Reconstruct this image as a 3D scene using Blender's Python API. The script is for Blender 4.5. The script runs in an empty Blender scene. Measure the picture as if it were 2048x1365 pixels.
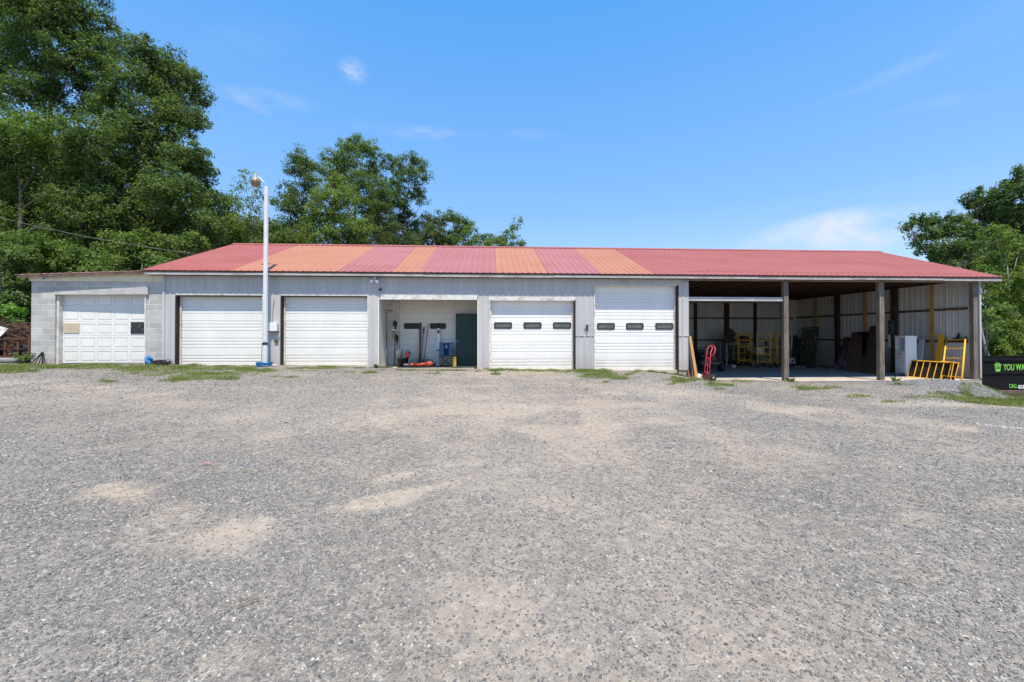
import bpy, math, random
import numpy as np
from mathutils import Matrix, Vector, Euler
random.seed(7); RNG = np.random.default_rng(11)
SC = bpy.context.scene; COL = SC.collection
PI = math.pi

# ------------------------------------------------------------------ camera
F = 808.0; CX = 1024.0; CYP = 663.0
YAW = math.radians(-3.12); PITCH = math.radians(0.5)
CAMLOC = Vector((0, 0, 1.6))
CROT = Euler((PI/2 + PITCH, 0, YAW), 'XYZ').to_matrix()
cam = bpy.data.cameras.new('camera'); co = bpy.data.objects.new('camera', cam); COL.objects.link(co)
co.location = CAMLOC; co.rotation_euler = (PI/2 + PITCH, 0, YAW)
cam.sensor_width = 36; cam.lens = F/2048*36; cam.shift_y = (CYP-682.5)/2048
cam.clip_start = .05; cam.clip_end = 3000
SC.camera = co

def ray(px, py):
    return CROT @ Vector(((px-CX)/F, (CYP-py)/F, -1))
def at(px, py, Y):
    d = ray(px, py); return CAMLOC + d*(Y/d.y)
def onx(px, py, X):
    d = ray(px, py); return CAMLOC + d*(X/d.x)
def onz(px, py, Z):
    d = ray(px, py); return CAMLOC + d*((Z-1.6)/d.z)
def gx(px, Y=14.5, py=670): return at(px, py, Y).x
def gz(px, py, Y=14.5): return at(px, py, Y).z

# ------------------------------------------------------------------ mesh builder
ORG = {}
def org(o): return ORG.get(o.name, Vector((0, 0, 0)))
class MB:
    def __init__(s): s.v = []; s.f = []; s.m = []; s.sm = []; s.mi = 0
    def add(s, vs, fs, smooth=False, M=None):
        b = len(s.v)
        for p in vs:
            p = Vector(p)
            s.v.append(tuple(M @ p) if M is not None else tuple(p))
        for f in fs:
            s.f.append(tuple(b+i for i in f)); s.m.append(s.mi); s.sm.append(smooth)
        return s
    def box(s, x0, x1, y0, y1, z0, z1, M=None):
        x0, x1 = min(x0, x1), max(x0, x1); y0, y1 = min(y0, y1), max(y0, y1); z0, z1 = min(z0, z1), max(z0, z1)
        return s.add([(x0,y0,z0),(x1,y0,z0),(x1,y1,z0),(x0,y1,z0),(x0,y0,z1),(x1,y0,z1),(x1,y1,z1),(x0,y1,z1)],
              [(0,3,2,1),(4,5,6,7),(0,1,5,4),(1,2,6,5),(2,3,7,6),(3,0,4,7)], M=M)
    def bbox(s, x0, x1, y0, y1, z0, z1, b=.01, M=None):
        """box with chamfered edges"""
        x0, x1 = min(x0, x1), max(x0, x1); y0, y1 = min(y0, y1), max(y0, y1); z0, z1 = min(z0, z1), max(z0, z1)
        b = min(b, (x1-x0)*.4, (y1-y0)*.4, (z1-z0)*.4)
        def ring(ix, iy, z): return [(x0+ix+b,y0+iy,z),(x1-ix-b,y0+iy,z),(x1-ix,y0+iy+b,z),(x1-ix,y1-iy-b,z),(x1-ix-b,y1-iy,z),(x0+ix+b,y1-iy,z),(x0+ix,y1-iy-b,z),(x0+ix,y0+iy+b,z)]
        vs = ring(b*.9, b*.9, z0)+ring(0, 0, z0+b)+ring(0, 0, z1-b)+ring(b*.9, b*.9, z1)
        fs = [tuple(range(7, -1, -1)), tuple(range(24, 32))]
        for k in range(3):
            for i in range(8):
                j = (i+1) % 8; fs.append((k*8+i, k*8+j, (k+1)*8+j, (k+1)*8+i))
        return s.add(vs, fs, M=M)
    def slab4(s, p0, p1, p2, p3, t, n=None):
        """thick quad; thickness along -n"""
        p0, p1, p2, p3 = map(Vector, (p0, p1, p2, p3))
        if n is None: n = (p1-p0).cross(p3-p0).normalized()
        q = [p - n*t for p in (p0, p1, p2, p3)]
        return s.add([p0,p1,p2,p3]+q, [(0,1,2,3),(7,6,5,4),(1,0,4,5),(2,1,5,6),(3,2,6,7),(0,3,7,4)])
    def tube(s, p0, p1, r0, r1=None, n=8, cap=True):
        return s.path([p0, p1], [r0, r0 if r1 is None else r1], n, cap)
    def path(s, pts, r, n=8, cap=True, closed=False):
        pts = [Vector(p) for p in pts]; K = len(pts)
        if not isinstance(r, (list, tuple)): r = [r]*K
        vs = []; ref = None
        for i, p in enumerate(pts):
            a = pts[(i-1) % K] if (i > 0 or closed) else p; b = pts[(i+1) % K] if (i < K-1 or closed) else p
            d = (b-a)
            d = d.normalized() if d.length > 1e-9 else Vector((0, 0, 1))
            if ref is None:
                ref = Vector((0, 0, 1)) if abs(d.z) < .9 else Vector((1, 0, 0))
            u = d.cross(ref)
            if u.length < 1e-4: u = d.cross(Vector((.3, .8, .1)))
            u.normalize(); w = u.cross(d).normalized(); ref = w
            for k in range(n):
                t = 2*PI*k/n; vs.append(p + u*math.cos(t)*r[i] + w*math.sin(t)*r[i])
        fs = []
        for i in range(K if closed else K-1):
            i2 = (i+1) % K
            for k in range(n):
                k2 = (k+1) % n; fs.append((i*n+k, i2*n+k, i2*n+k2, i*n+k2))
        if cap and not closed:
            fs.append(tuple(range(n))); fs.append(tuple((K-1)*n+k for k in range(n-1, -1, -1)))
        return s.add(vs, fs, smooth=n > 6)
    def lathe(s, prof, c, axis='z', n=20, M=None, smooth=True):
        c = Vector(c); vs = []
        for (r, h) in prof:
            for k in range(n):
                t = 2*PI*k/n; a, b = r*math.cos(t), r*math.sin(t)
                vs.append(c + Vector({'z': (a, b, h), 'y': (a, h, b), 'x': (h, a, b)}[axis]))
        fs = []
        for i in range(len(prof)-1):
            for k in range(n):
                k2 = (k+1) % n; fs.append((i*n+k, i*n+k2, (i+1)*n+k2, (i+1)*n+k))
        fs.append(tuple(range(n-1, -1, -1))); fs.append(tuple((len(prof)-1)*n+k for k in range(n)))
        return s.add(vs, fs, smooth=smooth, M=M)
    def prism(s, poly, y0, y1, plane='xz', M=None):
        """extrude a 2-D outline; plane xz -> along y, yz -> along x, xy -> along z"""
        def P(a, b, t): return {'xz': (a, t, b), 'yz': (t, a, b), 'xy': (a, b, t)}[plane]
        n = len(poly)
        vs = [P(a, b, y0) for a, b in poly]+[P(a, b, y1) for a, b in poly]
        fs = [tuple(range(n)), tuple(range(2*n-1, n-1, -1))]+[(i, n+i, n+(i+1) % n, (i+1) % n) for i in range(n)]
        return s.add(vs, fs, M=M)
    def torus(s, c, R, r, axis='z', n=24, m=8, squash=1):
        pts = []
        for k in range(n):
            t = 2*PI*k/n; a, b = R*math.cos(t), R*math.sin(t)*squash
            pts.append(Vector(c)+Vector({'z': (a, b, 0), 'y': (a, 0, b), 'x': (0, a, b)}[axis]))
        return s.path(pts, r, m, closed=True)
    def build(s, name, mats, parent=None, jitter=0):
        if not isinstance(mats, (list, tuple)): mats = [mats]
        me = bpy.data.meshes.new(name); V = np.array(s.v, dtype=float)
        if parent is not None: o3 = np.array(org(parent))
        else:
            lo = V.min(0); hi = V.max(0); o3 = np.array([(lo[0]+hi[0])/2, (lo[1]+hi[1])/2, lo[2]])
        V = V-o3
        me.from_pydata(V.tolist(), [], s.f)
        for m in mats: me.materials.append(m)
        me.polygons.foreach_set('material_index', s.m); me.polygons.foreach_set('use_smooth', s.sm)
        me.update()
        import bmesh as _b
        bm = _b.new(); bm.from_mesh(me); _b.ops.recalc_face_normals(bm, faces=bm.faces); bm.to_mesh(me); bm.free()
        o = bpy.data.objects.new(name, me); COL.objects.link(o)
        if parent is not None: o.parent = parent; ORG[o.name] = Vector(o3)
        else: o.location = o3; ORG[o.name] = Vector(o3)
        return o
def tag(o, label=None, cat=None, group=None, kind=None):
    if label: o['label'] = label
    if cat: o['category'] = cat
    if group: o['group'] = group
    if kind: o['kind'] = kind
    return o
def thing(name, label, cat, loc, group=None):
    o = bpy.data.objects.new(name, None); COL.objects.link(o); o.location = loc; o.empty_display_size = .1
    ORG[o.name] = Vector(loc); return tag(o, label, cat, group)
def npmesh(name, V, Fq, mats, parent=None, nv=4, attr=None, loc=None, smooth=False, midx=None):
    """fast mesh from numpy arrays, all faces with nv corners"""
    me = bpy.data.meshes.new(name); V = np.asarray(V, dtype=np.float32); Fq = np.asarray(Fq, dtype=np.int32)
    o3 = np.array(org(parent)) if parent is not None else (np.array(loc) if loc is not None else np.zeros(3))
    V = (V-o3).astype(np.float32)
    me.vertices.add(len(V)); me.vertices.foreach_set('co', V.ravel())
    me.loops.add(Fq.size); me.loops.foreach_set('vertex_index', Fq.ravel())
    me.polygons.add(len(Fq)); me.polygons.foreach_set('loop_start', np.arange(0, Fq.size, nv, dtype=np.int32))
    me.polygons.foreach_set('loop_total', np.full(len(Fq), nv, dtype=np.int32))
    if smooth: me.polygons.foreach_set('use_smooth', np.ones(len(Fq), dtype=bool))
    for m in (mats if isinstance(mats, (list, tuple)) else [mats]): me.materials.append(m)
    if midx is not None: me.polygons.foreach_set('material_index', np.asarray(midx, dtype=np.int32))
    me.update(calc_edges=True); me.validate()
    if attr:
        for k, a in attr.items():
            at_ = me.attributes.new(k, 'FLOAT', 'POINT'); at_.data.foreach_set('value', np.asarray(a, dtype=np.float32))
    o = bpy.data.objects.new(name, me); COL.objects.link(o)
    if parent is not None: o.parent = parent
    else: o.location = o3
    ORG[o.name] = Vector(o3.tolist())
    return o

# ------------------------------------------------------------------ materials
class NT:
    def __init__(s, name):
        s.mat = bpy.data.materials.new(name); s.mat.use_nodes = True; s.t = s.mat.node_tree; s.n = s.t.nodes; s.l = s.t.links
        s.b = s.n['Principled BSDF']; s.out = s.n['Material Output']
        s.tc = s.n.new('ShaderNodeTexCoord'); s.geo = s.n.new('ShaderNodeNewGeometry')
        s.pos = s.geo.outputs['Position']
    def k(s, a, b): s.l.new(a, b)
    def val(s, sock, v):
        if hasattr(v, 'links'): s.k(v, sock)
        else: sock.default_value = v
    def noise(s, scale, detail=4, rough=.55, vec=None, dist=0):
        n = s.n.new('ShaderNodeTexNoise'); n.inputs['Scale'].default_value = scale; n.inputs['Detail'].default_value = detail
        n.inputs['Roughness'].default_value = rough; n.inputs['Distortion'].default_value = dist
        s.k(vec if vec is not None else s.pos, n.inputs['Vector']); return n.outputs['Fac']
    def vor(s, scale, feat='F1', vec=None, rand=1):
        n = s.n.new('ShaderNodeTexVoronoi'); n.feature = feat; n.inputs['Scale'].default_value = scale; n.inputs['Randomness'].default_value = rand
        s.k(vec if vec is not None else s.pos, n.inputs['Vector']); return n
    def map(s, scale=(1, 1, 1), rot=(0, 0, 0), loc=(0, 0, 0), vec=None):
        n = s.n.new('ShaderNodeMapping'); n.inputs['Scale'].default_value = scale; n.inputs['Rotation'].default_value = rot; n.inputs['Location'].default_value = loc
        s.k(vec if vec is not None else s.pos, n.inputs['Vector']); return n.outputs['Vector']
    def ramp(s, fac, stops, interp='LINEAR'):
        n = s.n.new('ShaderNodeValToRGB'); cr = n.color_ramp; cr.interpolation = interp
        while len(cr.elements) < len(stops): cr.elements.new(.5)
        for e, (p, c) in zip(cr.elements, stops):
            e.position = p; e.color = (*c, 1) if isinstance(c, (tuple, list)) else (c, c, c, 1)
        s.k(fac, n.inputs['Fac']); return n.outputs['Color']
    def mix(s, fac, a, b, blend='MIX'):
        n = s.n.new('ShaderNodeMix'); n.data_type = 'RGBA'; n.blend_type = blend
        s.val(n.inputs[0], fac)
        for i, v in ((6, a), (7, b)):
            if hasattr(v, 'links'): s.k(v, n.inputs[i])
            else: n.inputs[i].default_value = (*v, 1)
        return n.outputs[2]
    def math(s, op, a, b=0, clamp=False):
        n = s.n.new('ShaderNodeMath'); n.operation = op; n.use_clamp = clamp
        s.val(n.inputs[0], a); s.val(n.inputs[1], b); return n.outputs[0]
    def sep(s, vec=None):
        n = s.n.new('ShaderNodeSeparateXYZ'); s.k(vec if vec is not None else s.pos, n.inputs[0]); return n.outputs
    def comb(s, x, y, z):
        n = s.n.new('ShaderNodeCombineXYZ')
        for i, v in enumerate((x, y, z)): s.val(n.inputs[i], v)
        return n.outputs[0]
    def bump(s, h, strength=.3, dist=.01):
        n = s.n.new('ShaderNodeBump'); n.inputs['Strength'].default_value = strength; n.inputs['Distance'].default_value = dist
        s.k(h, n.inputs['Height']); s.k(n.outputs['Normal'], s.b.inputs['Normal'])
    def set(s, col=None, rough=None, metal=None, spec=None):
        if col is not None:
            if hasattr(col, 'links'): s.k(col, s.b.inputs['Base Color'])
            else: s.b.inputs['Base Color'].default_value = (*col, 1)
        if rough is not None: s.val(s.b.inputs['Roughness'], rough)
        if metal is not None: s.b.inputs['Metallic'].default_value = metal
        if spec is not None: s.b.inputs['Specular IOR Level'].default_value = spec
        return s.mat
def sc(c, k): return tuple(min(1, x*k) for x in c)
_cache = {}
def simple(name, col, rough=.6, metal=0, var=.18, scale=6, bump=.15, bs=60, dirt=None, dirt_amt=.5, dscale=2.2, spec=.4):
    if name in _cache: return _cache[name]
    t = NT(name)
    n = t.noise(scale, 5, .6)
    c = t.ramp(n, [(.3, sc(col, 1-var)), (.7, sc(col, 1+var))])
    if dirt is not None:
        d = t.ramp(t.noise(dscale, 6, .7), [(.5, 0.), (.68, dirt_amt)])
        c = t.mix(d, c, dirt)
    if bump: t.bump(t.noise(bs, 3), bump, .004)
    t.set(c, rough, metal, spec); _cache[name] = t.mat; return t.mat
def wood(name, col, axis='z', rough=.8, var=.35, dirt=None):
    if name in _cache: return _cache[name]
    t = NT(name); s = {'z': (22, 22, 1.4), 'x': (1.4, 22, 22), 'y': (22, 1.4, 22)}[axis]
    v = t.map(s); n = t.noise(1, 6, .65, v, .6)
    c = t.ramp(n, [(.25, sc(col, 1-var)), (.55, col), (.8, sc(col, 1+var))])
    c = t.mix(t.ramp(t.noise(2.5, 4), [(.45, 0.), (.7, .45)]), c, sc(col, .55) if dirt is None else dirt)
    t.bump(n, .5, .004); t.set(c, rough, 0, .25); _cache[name] = t.mat; return t.mat

def ribbed_paint(name, col, rust=.15):
    t = NT(name)
    v = t.map((3, 3, .35)); n = t.noise(1.2, 5, .6, v)
    c = t.ramp(n, [(.3, sc(col, .88)), (.7, sc(col, 1.07))])
    z = t.sep()[2]
    low = t.ramp(z, [(.25, 1.), (.95, 0.)])         # splashed red dust, follows the ground
    d = t.math('MULTIPLY', low, t.noise(3, 5, .7), True)
    c = t.mix(d, c, (.36, .27, .21))
    c = t.mix(t.ramp(t.noise(9, 6, .75), [(.66, 0.), (.76, rust)]), c, (.12, .08, .06))
    t.bump(t.noise(40, 3), .06, .003); return t.set(c, .5, 0, .35)
M_WALL = ribbed_paint('grey_ribbed_steel', (.49, .47, .465))
M_WALLIN = ribbed_paint('galvanised_ribbed_steel', (.52, .505, .48), .3)
M_DOORW = None
def door_paint(name, col, dirt=(.30, .26, .20)):
    t = NT(name)
    v = t.map((1.2, 1.2, .5)); n = t.noise(1.4, 5, .6, v)
    c = t.ramp(n, [(.3, sc(col, .93)), (.7, sc(col, 1.02))])
    st = t.noise(1, 6, .75, t.map((9, 9, 1.1)))
    c = t.mix(t.ramp(st, [(.58, 0.), (.85, .30)]), c, dirt)
    c = t.mix(t.ramp(t.noise(.9, 5, .7), [(.55, 0.), (.75, .12)]), c, (.42, .40, .36))
    z = t.sep()[2]
    low = t.math('MULTIPLY', t.ramp(z, [(.35, 1.), (1., 0.)]), t.noise(4, 5, .7), True)
    c = t.mix(t.math('MULTIPLY', low, .8), c, (.42, .35, .24))
    c = t.mix(t.ramp(t.noise(28, 4, .8), [(.72, 0.), (.78, .5)]), c, (.1, .09, .08))
    t.bump(t.noise(30, 3), .05, .003); return t.set(c, .45, 0, .35)
M_DOORW = door_paint('white_door_paint', (.76, .735, .69))
M_DOORW2 = door_paint('bright_white_door_paint', (.80, .775, .745))
M_DOORC = door_paint('cream_siding_paint', (.74, .71, .64))

def roof_paint(name, col, fade):
    t = NT(name)
    v = t.map((.25, .9, .9)); n = t.noise(1.2, 6, .65, v)
    c = t.ramp(n, [(.3, col), (.7, fade)])
    c = t.mix(t.ramp(t.noise(6, 6, .75), [(.56, 0.), (.75, .28)]), c, sc(col, .55))
    c = t.mix(t.ramp(t.noise(1, 5, .7, t.map((14, .6, .6))), [(.48, 0.), (.78, .5)]), c, sc(fade, 1.2))
    c = t.mix(t.ramp(t.noise(1, 6, .75, t.map((26, .9, .9))), [(.58, 0.), (.72, .4)]), c, sc(col, .6))
    t.bump(t.noise(50, 3), .05, .003); return t.set(c, .55, 0, .3)
M_RED = roof_paint('faded_red_roof_steel', (.285, .078, .066), (.33, .112, .098))
M_ROSE = roof_paint('faded_rose_roof_steel', (.30, .105, .098), (.345, .145, .135))
M_ORANGE = roof_paint('faded_orange_roof_steel', (.35, .14, .078), (.395, .178, .105))
M_ROOFDARK = simple('dark_roof_edge', (.045, .022, .02), .8)  # dark tone for the roof underside and eave edge

def block_mat():
    t = NT('grey_concrete_block'); s = t.sep()
    u = t.math('ADD', s[0], s[1]); v = t.comb(u, s[2], 0)
    b = t.n.new('ShaderNodeTexBrick'); t.k(v, b.inputs['Vector'])
    b.inputs['Scale'].default_value = 1; b.inputs['Brick Width'].default_value = .406; b.inputs['Row Height'].default_value = .203
    b.inputs['Mortar Size'].default_value = .009; b.inputs['Mortar Smooth'].default_value = .3; b.inputs['Bias'].default_value = 0
    b.inputs['Color1'].default_value = (.34, .325, .30, 1); b.inputs['Color2'].default_value = (.54, .52, .485, 1); b.inputs['Mortar'].default_value = (.72, .69, .64, 1)
    c = t.mix(t.ramp(t.noise(2.2, 5), [(.4, 0.), (.7, .6)]), b.outputs['Color'], (.36, .32, .26))
    c = t.mix(.22, c, t.ramp(t.noise(70, 3), [(.3, .2), (.7, .6)]))
    low = t.math('MULTIPLY', t.ramp(s[2], [(.45, 1.), (1., 0.)]), t.noise(5, 5, .7), True)
    c = t.mix(low, c, (.36, .25, .17))
    h = t.math('ADD', t.math('MULTIPLY', b.outputs['Fac'], -1.), t.math('MULTIPLY', t.noise(80, 3), .35))
    t.bump(h, .6, .008); return t.set(c, .9, 0, .2)
M_BLOCK = block_mat()
M_CONC = simple('pale_concrete', (.46, .41, .34), .9, var=.2, scale=3, bump=.3, dirt=(.22, .19, .16), dirt_amt=.6)
M_WOODGREY = wood('weathered_grey_post', (.20, .165, .135), 'z', var=.6, dirt=(.07, .045, .035))
M_WOODPALE = wood('pale_weathered_board', (.43, .40, .37), 'x', dirt=(.13, .09, .07))
M_LINTEL = wood('grey_white_lintel_board', (.50, .48, .46), 'x', dirt=(.24, .22, .21))
M_WOODDARK = wood('dark_old_timber', (.055, .032, .022), 'z')
M_TRUSS = wood('dark_truss_timber', (.085, .045, .03), 'y')
M_PURLIN = wood('dark_purlin_timber', (.10, .055, .035), 'x')
M_STUD = wood('new_yellow_pine_stud', (.46, .25, .085), 'z', var=.15, dirt=(.30, .14, .05))
M_GIRT = wood('brown_girt', (.12, .07, .045), 'y')
M_GIRTX = wood('brown_back_girt', (.08, .045, .035), 'x')
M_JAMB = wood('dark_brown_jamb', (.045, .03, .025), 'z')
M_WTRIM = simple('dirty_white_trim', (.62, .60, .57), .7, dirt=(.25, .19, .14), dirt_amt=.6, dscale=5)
M_WPAINT = simple('white_paint', (.78, .78, .78), .5, var=.04, dirt=(.35, .32, .28), dirt_amt=.35, dscale=4)
M_BLACK = simple('black_plastic', (.018, .018, .02), .5, var=.3)
M_RUBBER = simple('tyre_rubber', (.025, .025, .026), .85, var=.3)
M_GREENDOOR = simple('dark_green_door_paint', (.014, .045, .038), .5, var=.15, dirt=(.05, .07, .06), dirt_amt=.4)
M_STEEL = simple('dull_steel', (.42, .42, .42), .4, .8)
M_RUST = simple('rusty_steel', (.11, .04, .025), .85, var=.4, scale=12)
M_HTRED = simple('red_hand_truck_paint', (.50, .035, .055), .4, var=.1, dirt=(.25, .08, .06), dirt_amt=.5, dscale=9)
M_REDPL = simple('orange_red_plastic', (.34, .042, .022), .45, var=.1)
M_YEL = simple('yellow_scaffold_paint', (.80, .42, .025), .5, var=.12, dirt=(.25, .13, .03), dirt_amt=.5, dscale=12)
M_YELDK = simple('worn_yellow_scaffold_paint', (.72, .39, .04), .55, var=.15, dirt=(.2, .12, .05), dirt_amt=.6, dscale=12)
M_DECK = simple('black_plywood_deck', (.02, .014, .012), .7, var=.4)
M_BLUE = simple('bright_blue_plastic', (.01, .15, .36), .45, var=.25, scale=25)
M_CHBLUE = simple('light_blue_canvas', (.11, .18, .24), .85, var=.15)
M_CHNAVY = simple('navy_canvas', (.015, .03, .09), .85)
M_PINE = wood('orange_pine_board', (.50, .26, .10), 'z', var=.22, dirt=(.30, .14, .06))
M_BROWN = wood('brown_plywood_sheet', (.14, .078, .05), 'z', var=.2)
M_CARD = simple('cardboard', (.42, .30, .19), .9)
M_TAN = simple('tan_plywood_patch', (.50, .41, .29), .8, var=.12)
M_GALV = simple('galvanised_metal', (.5, .5, .5), .5, .3)
M_GREENTARP = simple('dark_green_tarp', (.012, .04, .024), .7, var=.5, scale=9)
M_WHITEPL = simple('white_plastic', (.72, .72, .74), .45, var=.04)
M_BAG = simple('off_white_sack', (.66, .60, .54), .9, var=.12)
M_BARK = wood('grey_bark', (.15, .13, .11), 'z', var=.5)
M_BARKPALE = wood('pale_grey_bark', (.34, .32, .29), 'z', var=.4)
def glassy():
    t = NT('dark_window_pane')
    t.set(t.ramp(t.noise(3, 3), [(.3, (.06, .068, .068)), (.7, (.11, .12, .12))]), .12, 0, .6); return t.mat  # pane colour lightened to carry part of the reflection
M_PANE = glassy()
M_FLOORIN = simple('smooth_grey_concrete', (.36, .355, .35), .75, var=.12, scale=1.5, bump=.1, dirt=(.15, .14, .13), dirt_amt=.5, dscale=1.2)
# ------------------------------------------------------------------ world, sun
SUN_D = Vector((-.20, 1, -2.5)).normalized()          # travel direction of the light
w = bpy.data.worlds.new('World'); SC.world = w; w.use_nodes = True
nt = w.node_tree; nt.nodes.clear(); N = nt.nodes; L = nt.links
outw = N.new('ShaderNodeOutputWorld'); bg = N.new('ShaderNodeBackground'); sky = N.new('ShaderNodeTexSky')
sky.sky_type = 'NISHITA'; sky.sun_disc = False
elev = math.asin(-SUN_D.z); to_sun = -SUN_D
sky.sun_elevation = elev; sky.sun_rotation = math.atan2(to_sun.x, to_sun.y)
sky.altitude = 300; sky.air_density = 1.0; sky.dust_density = .05; sky.ozone_density = 2.5
hs = N.new('ShaderNodeHueSaturation'); hs.inputs['Saturation'].default_value = 1.12; hs.inputs['Value'].default_value = 1.25
tn = N.new('ShaderNodeMix'); tn.data_type = 'RGBA'; tn.blend_type = 'MULTIPLY'; tn.inputs[0].default_value = 1; tn.inputs[7].default_value = (.88, 1.0, 1.04, 1)
L.new(sky.outputs[0], tn.inputs[6]); L.new(tn.outputs[2], hs.inputs['Color'])
tcw = N.new('ShaderNodeTexCoord'); dirv = tcw.outputs['Generated']
def wm(op, a, b=None, clamp=False):
    n = N.new('ShaderNodeMath'); n.operation = op; n.use_clamp = clamp
    for i, v in enumerate((a, b)):
        if v is None: continue
        if hasattr(v, 'links'): L.new(v, n.inputs[i])
        else: n.inputs[i].default_value = v
    return n.outputs[0]
def cloud(px, py, sx, sy, amt, nscale, tilt=0, zs=2.6):
    d = ray(px, py).normalized()
    rt = Vector((d.y, -d.x, 0)).normalized(); up = rt.cross(d).normalized()
    ct, st = math.cos(tilt), math.sin(tilt); rt, up = rt*ct+up*st, up*ct-rt*st
    out = []
    for ax, s_ in ((rt, sx/F), (up, sy/F)):
        n = N.new('ShaderNodeVectorMath'); n.operation = 'DOT_PRODUCT'; L.new(dirv, n.inputs[0]); n.inputs[1].default_value = ax
        v = wm('SUBTRACT', n.outputs['Value'], d.dot(ax)); v = wm('DIVIDE', v, s_); out.append(wm('MULTIPLY', v, v))
    fwd = N.new('ShaderNodeVectorMath'); fwd.operation = 'DOT_PRODUCT'; L.new(dirv, fwd.inputs[0]); fwd.inputs[1].default_value = d
    g = wm('SUBTRACT', 1, wm('ADD', out[0], out[1]), True)
    g = wm('MULTIPLY', g, wm('GREATER_THAN', fwd.outputs['Value'], 0))
    mp = N.new('ShaderNodeMapping'); mp.inputs['Rotation'].default_value = (0, tilt, 0); mp.inputs['Scale'].default_value = (nscale, nscale, nscale*zs); L.new(dirv, mp.inputs['Vector'])
    nz = N.new('ShaderNodeTexNoise'); nz.inputs['Scale'].default_value = 1; nz.inputs['Detail'].default_value = 6; nz.inputs['Roughness'].default_value = .62
    nz.inputs['Distortion'].default_value = .5; L.new(mp.outputs[0], nz.inputs['Vector'])
    m = wm('MULTIPLY', wm('SUBTRACT', nz.outputs['Fac'], .36), 3.0, True)
    return wm('MULTIPLY', wm('MULTIPLY', g, m), amt)
cl = None
for a in [(707, 141, 26, 22, .40, 30), (712, 147, 18, 15, .40, 40), (530, 197, 90, 16, .20, 14, .12), (850, 266, 60, 14, .28, 16, .1), (1020, 270, 120, 12, .12, 14),
          (1650, 474, 135, 42, 1.0, 7, .06, 1.6), (1625, 458, 95, 26, .55, 11, .05, 1.7), (1740, 492, 85, 28, .7, 8, .1, 1.7), (1760, 158, 80, 10, .16, 14, .12), (1880, 205, 90, 10, .10, 12, -.05),
          (495, 202, 40, 12, .22, 20, -.35), (1990, 50, 120, 30, .07, 9, .2), (760, 255, 90, 12, .13, 14), (500, 80, 80, 30, .07, 12, .4)]:
    c = cloud(*a); cl = c if cl is None else wm('ADD', cl, c)
cl = wm('MINIMUM', cl, .93)
even = N.new('ShaderNodeMix'); even.data_type = 'RGBA'; even.inputs[0].default_value = .6; L.new(hs.outputs[0], even.inputs[6]); pass
sx = N.new('ShaderNodeSeparateXYZ'); L.new(dirv, sx.inputs[0]); rp = N.new('ShaderNodeValToRGB'); L.new(sx.outputs[2], rp.inputs[0])
rp.color_ramp.elements[0].position = 0; rp.color_ramp.elements[0].color = (5.2, 5.7, 7.2, 1); rp.color_ramp.elements[1].position = .75; rp.color_ramp.elements[1].color = (.35, 2.9, 7.5, 1)
e_ = rp.color_ramp.elements.new(.28); e_.color = (2.15, 4.15, 7.6, 1); L.new(rp.outputs[0], even.inputs[7])
mx = N.new('ShaderNodeMix'); mx.data_type = 'RGBA'; L.new(cl, mx.inputs[0]); L.new(even.outputs[2], mx.inputs[6]); mx.inputs[7].default_value = (5.0, 5.5, 6.2, 1)
L.new(mx.outputs[2], bg.inputs['Color']); bg.inputs['Strength'].default_value = .112; L.new(bg.outputs[0], outw.inputs[0])
sd = bpy.data.lights.new('sun', 'SUN'); so = bpy.data.objects.new('sun', sd); COL.objects.link(so)
sd.energy = 5.0; sd.angle = math.radians(.53); sd.color = (1, .93, .81)
so.rotation_euler = SUN_D.to_track_quat('-Z', 'Y').to_euler(); so.location = (0, -20, 40)
SC.view_settings.view_transform = 'Standard'; SC.view_settings.look = 'None'; SC.view_settings.exposure = .48; SC.view_settings.gamma = 1
SC.cycles.max_bounces = 8; SC.cycles.diffuse_bounces = 6; SC.cycles.transmission_bounces = 4; SC.cycles.transparent_max_bounces = 4
SC.cycles.use_denoising = True

# ------------------------------------------------------------------ ground
CP = [(-60, 700), (62, 728), (350, 730), (560, 731.5), (760, 735), (980, 739), (1150, 741), (1280, 743), (1357, 751), (1400, 760), (1565, 763.5), (1760, 764.5), (1950, 767.5)]
FX = np.array([at(p, y, 14.4).x for p, y in CP]); FZ = np.array([at(p, y, 14.4).z for p, y in CP])
FX = np.concatenate([[-70, -25], FX[1:], [17.9, 18.6, 21, 30, 70]]); FZ = np.concatenate([[1.2, .75], FZ[1:], [-.55, -.85, -1.0, -1.4, -5]])
BX = np.array([-80, -30, -17.5, -16, -5, 6.5, 7.5, 17.5, 19, 25, 40, 80]); BZ = np.array([5, 2.2, .62, .2, -.2, -.3, -.4, -.5, -.95, -1.3, -2.6, -6])
def sstep(a, b, x): t = np.clip((x-a)/(b-a), 0, 1); return t*t*(3-2*t)
def hgt(X, Y, front=False):
    X = np.asarray(X, float); Y = np.asarray(Y, float)
    f = np.interp(X, FX, FZ); s = np.clip((Y-3)/(14.2-3), 0, 1); s = s*.85+.15*s*s
    z = f*s
    # gravel mound beside the shed corner
    mo = .20*np.exp(-(((X-16.0)/1.5)**2+((Y-13.6)/.6)**2))
    ditch = -.36*sstep(10.5, 16.5, X)*sstep(4, 11, Y)*(1-sstep(12.7, 13.8, Y)*(1-sstep(17.5, 18.2, X)))
    z = z+mo+ditch
    b = np.interp(X, BX, BZ); far = np.clip((Y-24)/60, 0, 3)
    b = b+far*np.interp(X, [-60, -15, 0, 18, 60], [6, 3, .5, -5, -9])
    k = sstep(14.62, 15.2, Y)
    if front: k = k*0
    z = z*(1-k)+b*k
    z = z+.018*np.sin(X*1.1+.6*Y)*np.sin(Y*.9+1.3)+.010*np.sin(X*2.7-Y*1.3)*np.cos(Y*2.3+X)
    return z
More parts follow.
